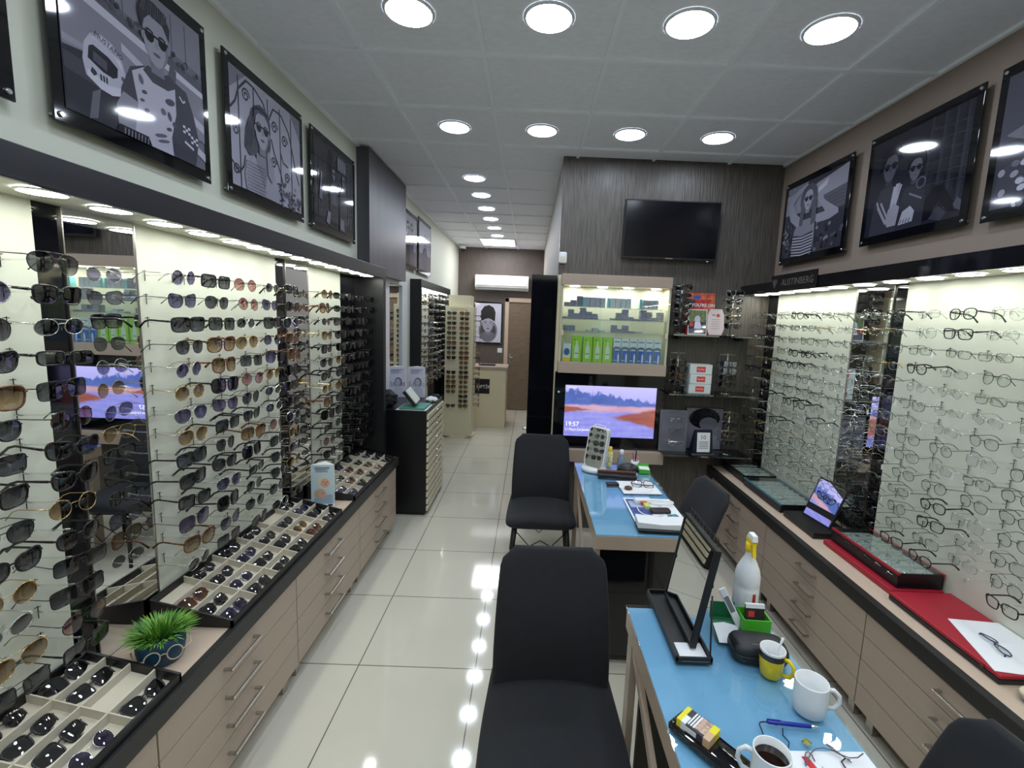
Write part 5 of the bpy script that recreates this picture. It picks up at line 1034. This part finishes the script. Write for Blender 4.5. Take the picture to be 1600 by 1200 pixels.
t = thing('pen_pot', 'white cup of pens at the back of the far desk', 'pen pot', (.80, 3.27, DZT)); MB().lathe([(.001, 0), (.026, 0), (.03, .05), (.027, .05), (.024, .004)], m_white, 18).build('cup', t)
for i, (dx, m_, hh, nm) in enumerate(((-.012, mat('pen_magenta', (150, 40, 90), .35), .11, 'magenta'), (.004, m_bmatt, .14, 'black'), (.015, mat('pen_pink', (200, 90, 130), .35), .08, 'pink'))):
    t2 = MB().tube([(.80+dx*.3, 3.27, DZT+.006), (.80+dx*1.6, 3.272, DZT+hh)], .0045, m_, 8).build('pen'); tag(t2, '%s pen standing in the white cup on far desk' % nm, 'pen')
t = thing('green_card_box', 'green and white card box at the back right of far desk', 'box', (.842, 3.17, DZT), -.1)
MB().box(-.038, -.04, 0, .038, -.037, .028, gl).box(-.038, .037, 0, .038, .04, .05, gl).box(-.038, -.037, 0, -.035, .037, .028, gl).box(.035, -.037, 0, .038, .037, .028, gl).build('box', t); MB().box(-.034, -.036, 0, .034, .036, .03, m_paperw).build('cards', t)
t = thing('open_glasses_case', 'brown and black open glasses case on the far desk', 'glasses case', (.655, 3.02, DZT), -.08); bz = mat('brown_leather', (96, 62, 46), .5)
MB().box(-.16, -.03, 0, .10, .03, .028, m_black).build('tray_half', t, .008); plabel(MB().box(-.16, .02, .025, .10, .045, .04, bz).build('spine', t, .004), 'brown leather spine')
MB().loft([[Vector((x_*math.cos(q)*.075+.05, .045+yy, .03+.055*abs(math.sin(q)))) for q in (PI*i/16 for i in range(17))] for yy, x_ in ((0, 1), (.035, 1))], m_black).build('lid', t)
t = thing('wallet', 'small black wallet in front of the open case', 'wallet', (.57, 2.885, DZT), .1); bx('body', (-.04, -.022, 0, .04, .022, .014), m_black, t, .004)
t = thing('notebook', 'white spiral papers and cards in the middle of far desk', 'papers', (.735, 2.84, DZT), .05); MB().box(-.125, -.10, 0, .115, .12, .003, m_paperw).build('sheets', t)
MB().prism([(-.02+.11*math.cos(a), -.0+.085*math.sin(a)) for a in (2*PI*i/28 for i in range(28))], .003, .006, m_paperw).build('round_sheet', t)
t = crumple('brown_pouch', 'small brown coiled pouch on the white papers', 'pouch', (.655, 2.80, DZT+.004), .024, bz, (1, 1, .5), 9)
eyewear('eyeglasses', 'dark oversized glasses resting on papers on the far desk', 'eyeglasses', None, 'oversized', 'brown', 'clear', 0, 2, True, (.76, 2.86, DZT+.022), (-1.0, 0, -.1))
t = thing('price_list', 'large blue and white printed sheet on the far desk', 'sheet', (.735, 2.47, DZT), 0); bx('sheet', (-.14, -.20, 0, .14, .20, .0012), m_paperw, t)
MB().box(-.13, -.19, .0012, -.02, .18, .0016, mat('navy_print', (58, 76, 140), .4, noise=(40, .7, (1, 1, 1)))).box(-.12, .06, .0016, -.03, .15, .0019, mat('print_pale_blue', (160, 176, 206), .4)).build('print', t)
t = thing('phone', 'dark brown phone on the printed sheet, far desk', 'phone', (.765, 2.47, DZT+.0016), .05); MB().loft([superring(0, 0, z, .055, .028, 6) for z in (0, .018)], mat('dark_brown', (46, 38, 40), .4)).build('body', t, .003)
t = thing('white_charger', 'white charger block on the printed sheet', 'charger', (.695, 2.60, DZT+.0016), .1); bx('block', (-.05, -.022, 0, .05, .022, .026), m_white, t, .006)
t = MB().tube([(.72+.075*math.cos(a), 2.50+.10*math.sin(a), DZT+.006+.004*math.sin(3*a)) for a in (PI*.9+.3*i for i in range(18))], .0035, m_white, 6).build('charging_cable'); tag(t, 'white cable looped over the printed sheet', 'cable')
t = MB().tube([(.80+.07*math.cos(a), 2.58+.035*math.sin(a), DZT+.016) for a in (2*PI*i/20 for i in range(20))], .005, m_white, 6, True).build('white_loop'); tag(t, 'white oval loop beside the charger', 'cable')
tagged('orange and lime marker card beside the dark phone', 'card', MB().box(.69, 2.50, DZT+.002, .72, 2.56, DZT+.02, mat('lime_tag', (200, 210, 120), .4)).box(.68, 2.555, DZT+.002, .71, 2.585, DZT+.022, mat('orange_tag', (200, 96, 50), .4)).build('marker_card'))
tagged('teal patterned cloth on the printed sheet near chair', 'cloth', MB().prism([(.80, 2.33), (.85, 2.32), (.855, 2.40), (.84, 2.44), (.79, 2.42)], DZT+.0015, DZT+.008, mat('teal_print', (60, 130, 140), .4, noise=(60, .8, (1, 1, 1)))).build('cleaning_cloth'))
tagged('small white card above the open booklets on far desk', 'card', bx('white_card', (.715, 2.30, DZT+.0015, .80, 2.40, DZT+.004), m_paperw))
t = thing('black_folder', 'black leather folder under the stacked receipt booklets', 'folder', (.72, 2.255, DZT), -.03); bx('cover', (-.135, -.045, 0, .145, .065, .012), m_black, t, .003)
bk = thing('receipt_booklet', 'open white receipt booklet on top of the black folder', 'booklet', (.715, 2.285, DZT+.0125), -.06)
for a in (-1, 1): MB().add([(0, -.055, .022), (a*.125, -.055, .030), (a*.125, .05, .030), (0, .05, .022), (0, -.055, 0), (a*.125, -.055, 0), (a*.125, .05, 0), (0, .05, 0)], [(0, 1, 2, 3) if a > 0 else (3, 2, 1, 0), (4, 7, 6, 5) if a > 0 else (5, 6, 7, 4), (0, 4, 5, 1) if a > 0 else (1, 5, 4, 0), (1, 5, 6, 2) if a > 0 else (2, 6, 5, 1), (2, 6, 7, 3) if a > 0 else (3, 7, 6, 2)], mat('booklet_paper', (222, 224, 226), .7)).build('page_block', bk)

# ---------------------------------------------------------------- things on the left counter
pt = thing('potted_grass', 'bushy green grass in dark blue pot wearing wire glasses', 'potted plant', (-1.205, 1.44, .6145), .25)
MB().lathe([(.001, 0), (.052, 0), (.062, .008), (.069, .05), (.068, .10), (.064, .10), (.062, .085), (.001, .083)], mat('teal_pot', (22, 66, 92), .5), 36, cap=False).build('pot', pt)
gb = MB(); gg = [mat('grass_a', (96, 150, 50), .5), mat('grass_b', (64, 120, 40), .5), mat('grass_c', (130, 178, 70), .5)]; rg = random.Random(2)
for i in range(620):
    a = rg.uniform(0, 2*PI); r0 = .058*math.sqrt(rg.random()); out = r0/.058; l = rg.uniform(.035, .065)
    b0 = Vector((r0*math.cos(a), r0*math.sin(a), .085)); dr_ = Vector((math.cos(a)*out*.9+rg.uniform(-.35, .35), math.sin(a)*out*.9+rg.uniform(-.35, .35), 1.0-.45*out)).normalized()
    p1 = b0+dr_*l*.6; p2 = p1+(dr_+Vector((math.cos(a)*.6*out, math.sin(a)*.6*out, -.35*out))).normalized()*l*.55; s_ = dr_.cross(Vector((0, 0, 1))); s_ = (s_ if s_.length > .01 else Vector((1, 0, 0))).normalized()*.0022
    gb.add([b0-s_, b0+s_, p1+s_, p1-s_, p2], [(0, 1, 2, 3), (3, 2, 4)], gg[i % 3])
gr = gb.build('grass', pt); gr['kind'] = 'stuff'
wg = MB(); wm = mat('cream_wire', (196, 184, 160), .4)
for s_ in (-1, 1): wg.tube([(.030*s_+.0 + .021*math.cos(a), -.074-.0, .052+.024*math.sin(a)) for a in (2*PI*i/22 for i in range(22))], .0022, wm, 6, True)
wg.tube([(-.009, -.074, .056), (0, -.076, .06), (.009, -.074, .056)], .0022, wm, 6).tube([(-.051, -.074, .054), (-.075, -.06, .055), (-.078, .0, .056)], .0022, wm, 6).tube([(.051, -.074, .054), (.075, -.06, .058), (.078, .02, .075)], .0022, wm, 6)
wg.build('wire_glasses', pt); pt.rotation_euler = (0, 0, .75)

# ---------------------------------------------------------------- things on the right counter
def sample_case(label, x0, x1, y0, y1, z0, h, trim, seed, n, lidc=True, group=None):
    t = thing('sample_case', label, 'case', ((x0+x1)/2, (y0+y1)/2, z0), 0, group); a, b_ = (x1-x0)/2, (y1-y0)/2
    MB().box(-a, -b_, 0, -a+.008, b_, h, m_black).box(a-.008, -b_, 0, a, b_, h, m_black).box(-a+.008, -b_, 0, a-.008, -b_+.008, h, m_black).box(-a+.008, b_-.008, 0, a-.008, b_, h, m_black).box(-a+.008, -b_+.008, 0, a-.008, b_-.008, h-.022, m_black).build('tray', t, .002)
    plabel(MB().box(-a+.008, -b_+.008, h-.022, a-.008, b_-.008, h-.0205, mat('case_lining', (178, 184, 180), .6)).build('lining', t), 'pale lining')
    plabel(MB().box(-a-.002, -b_-.002, h-.008, -a+.008, b_+.002, h+.003, trim).box(a-.008, -b_-.002, h-.008, a+.002, b_+.002, h+.003, trim).build('trim', t), 'coloured edge trim')
    r = random.Random(seed); rows = n
    for i in range(rows):
        yy = -b_+.02+(2*b_-.04)*(i+.5)/rows
        if i: bx('divider', (-a+.01, -b_+.02+(2*b_-.04)*i/rows-.0015, h-.022, a-.01, -b_+.02+(2*b_-.04)*i/rows+.0015, h-.006), mat('grey_divider', (206, 210, 206), .5), t)
        for j in range(2):
            s = pick(OPT, r); xx = (x0+x1)/2+(-a*.5 if j == 0 else a*.5)
            eyewear('folded_eyeglasses', '%s %s folded eyeglasses, %s row, %s half, %s' % ('translucent' if s[1] == 'clear' else s[1], s[0], ORD[i] if i else 'first', ['aisle', 'wall'][j], label.split(',')[0].replace('flat ', '')), 'eyeglasses', 'folded eyeglasses inside the right counter cases', s[0], s[1] if s[1] != 'black' else 'gunmetal', s[2], s[3], 1, True,
                    (xx, (y0+y1)/2+yy-.01, z0+h-.014), (-PI/2+.25, 0, r.uniform(-.08, .08)), False)
    if lidc: plabel(bx('clear_lid', (-a+.004, -b_+.004, h+.003, a-.004, b_-.004, h+.006), m_glass, t), 'clear lid')
    return t
redt = mat('red_trim', (160, 24, 44), .45); bluet = mat('teal_trim', (50, 110, 130), .4)
sample_case('long dark case of frames with teal trim, far right counter', 1.67, 1.93, 2.88, 3.40, .6145, .055, bluet, 31, 7)
sample_case('dark case of frames against far wall, right counter', 1.68, 1.93, 3.43, 3.80, .6145, .06, m_bmatt, 33, 5)
sample_case('raised black case of frames with red trim, near right counter', 1.73, 1.945, 1.99, 2.46, .6405, .072, redt, 32, 6)
def red_case(label, x0, x1, y0, y1, h, rz):
    t = thing('red_case', label, 'case', ((x0+x1)/2, (y0+y1)/2, .6145), rz); a, b_ = (x1-x0)/2, (y1-y0)/2
    MB().box(-a, -b_, 0, a, b_, h*.6, m_black).build('tray', t, .004); plabel(MB().box(-a-.001, -b_-.001, h*.6, a+.001, b_+.001, h, redt).build('lid', t, .004), 'red lid'); 
    MB().lathe([(.007, 0), (.007, .004)], MATS['red_acetate'], 12, T=Matrix.Translation((-a-.001, -b_+.06, h*.75)) @ Matrix.Rotation(-PI/2, 4, 'Y')).build('stud', t); return t
t = thing('red_tray', 'flat red tray under the raised black case', 'tray', (1.82, 2.225, .6145)); bx('board', (-.125, -.25, 0, .12, .245, .026), redt, t, .003)
red_case('flat red case with black base holding the paper, near right counter', 1.665, 1.945, 1.45, 1.95, .036, 0)
tagged('white paper sheet on the flat red case', 'paper', MB().add([(1.665, 1.47, .652), (1.76, 1.76, .652), (1.95, 1.74, .653), (1.95, 1.42, .653)], [(0, 3, 2, 1)], m_paperw).add([(1.665, 1.47, .651), (1.76, 1.76, .651), (1.95, 1.74, .652), (1.95, 1.42, .652)], [(0, 1, 2, 3)], m_paperw).build('paper_sheet'))
eyewear('folded_eyeglasses', 'dark folded eyeglasses lying on the white paper sheet', 'eyeglasses', None, 'panto', 'navy', 'clear', 0, 2, True, (1.80, 1.60, .662), (-PI/2+.3, 0, 1.35))
t = thing('counter_device', 'pale grey device with dial at the right edge of counter', 'device', (1.80, 1.32, .6145), .05); MB().loft([superring(0, 0, z, a, b_, 7) for z, a, b_ in ((0, .12, .09), (.02, .13, .10))], mat('device_grey', (130, 138, 136), .5)).build('base', t); MB().loft([superring(0, 0, z, a, b_, 7) for z, a, b_ in ((.02, .13, .10), (.035, .125, .095))], m_offw).build('top_cover', t); MB().lathe([(.016, .035), (.016, .04), (.001, .041)], mat('device_grey', (130, 138, 136), .5), 16, c=(-.05, .05, 0)).build('dial', t)
# tilting counter mirror
nv = Vector((-1.223, -.122, .464)).normalized()
t = thing('counter_mirror', 'tilted black framed counter mirror on the right counter', 'mirror', (1.80, 2.69, .6145)); ux = Vector((.12, -1.0, 0)).normalized(); nv = Vector((-.88, -.10, .36)).normalized(); ux = (ux-nv*ux.dot(nv)).normalized(); uy = nv.cross(ux)
TM = Matrix((ux, uy, nv)).transposed().to_4x4(); TM.translation = (-.02, 0, .035)
MB().box(-.115, 0, -.008, .115, .26, 0, m_bmatt, TM).build('frame', t, .002); MB().box(-.105, .09, 0, .105, .25, .0008, m_mirror, TM).build('glass', t); plabel(MB().box(-.105, .01, 0, .105, .05, .0008, m_mirror, TM).build('lower_glass', t), 'lower mirror strip')
MB().box(-.13, -.17, 0, .10, .15, .035, m_black).build('base', t, .003)
tagged('heap of black glasses cords behind the counter mirror', 'cords', MB().tube([(1.90+.025*math.sin(i*1.7), 2.62+.1*math.sin(i*.9), .64+.09*abs(math.sin(i*.63))+.05*math.sin(i*2.3)**2) for i in range(60)], .0025, m_bmatt, 5).build('cord_bundle'))
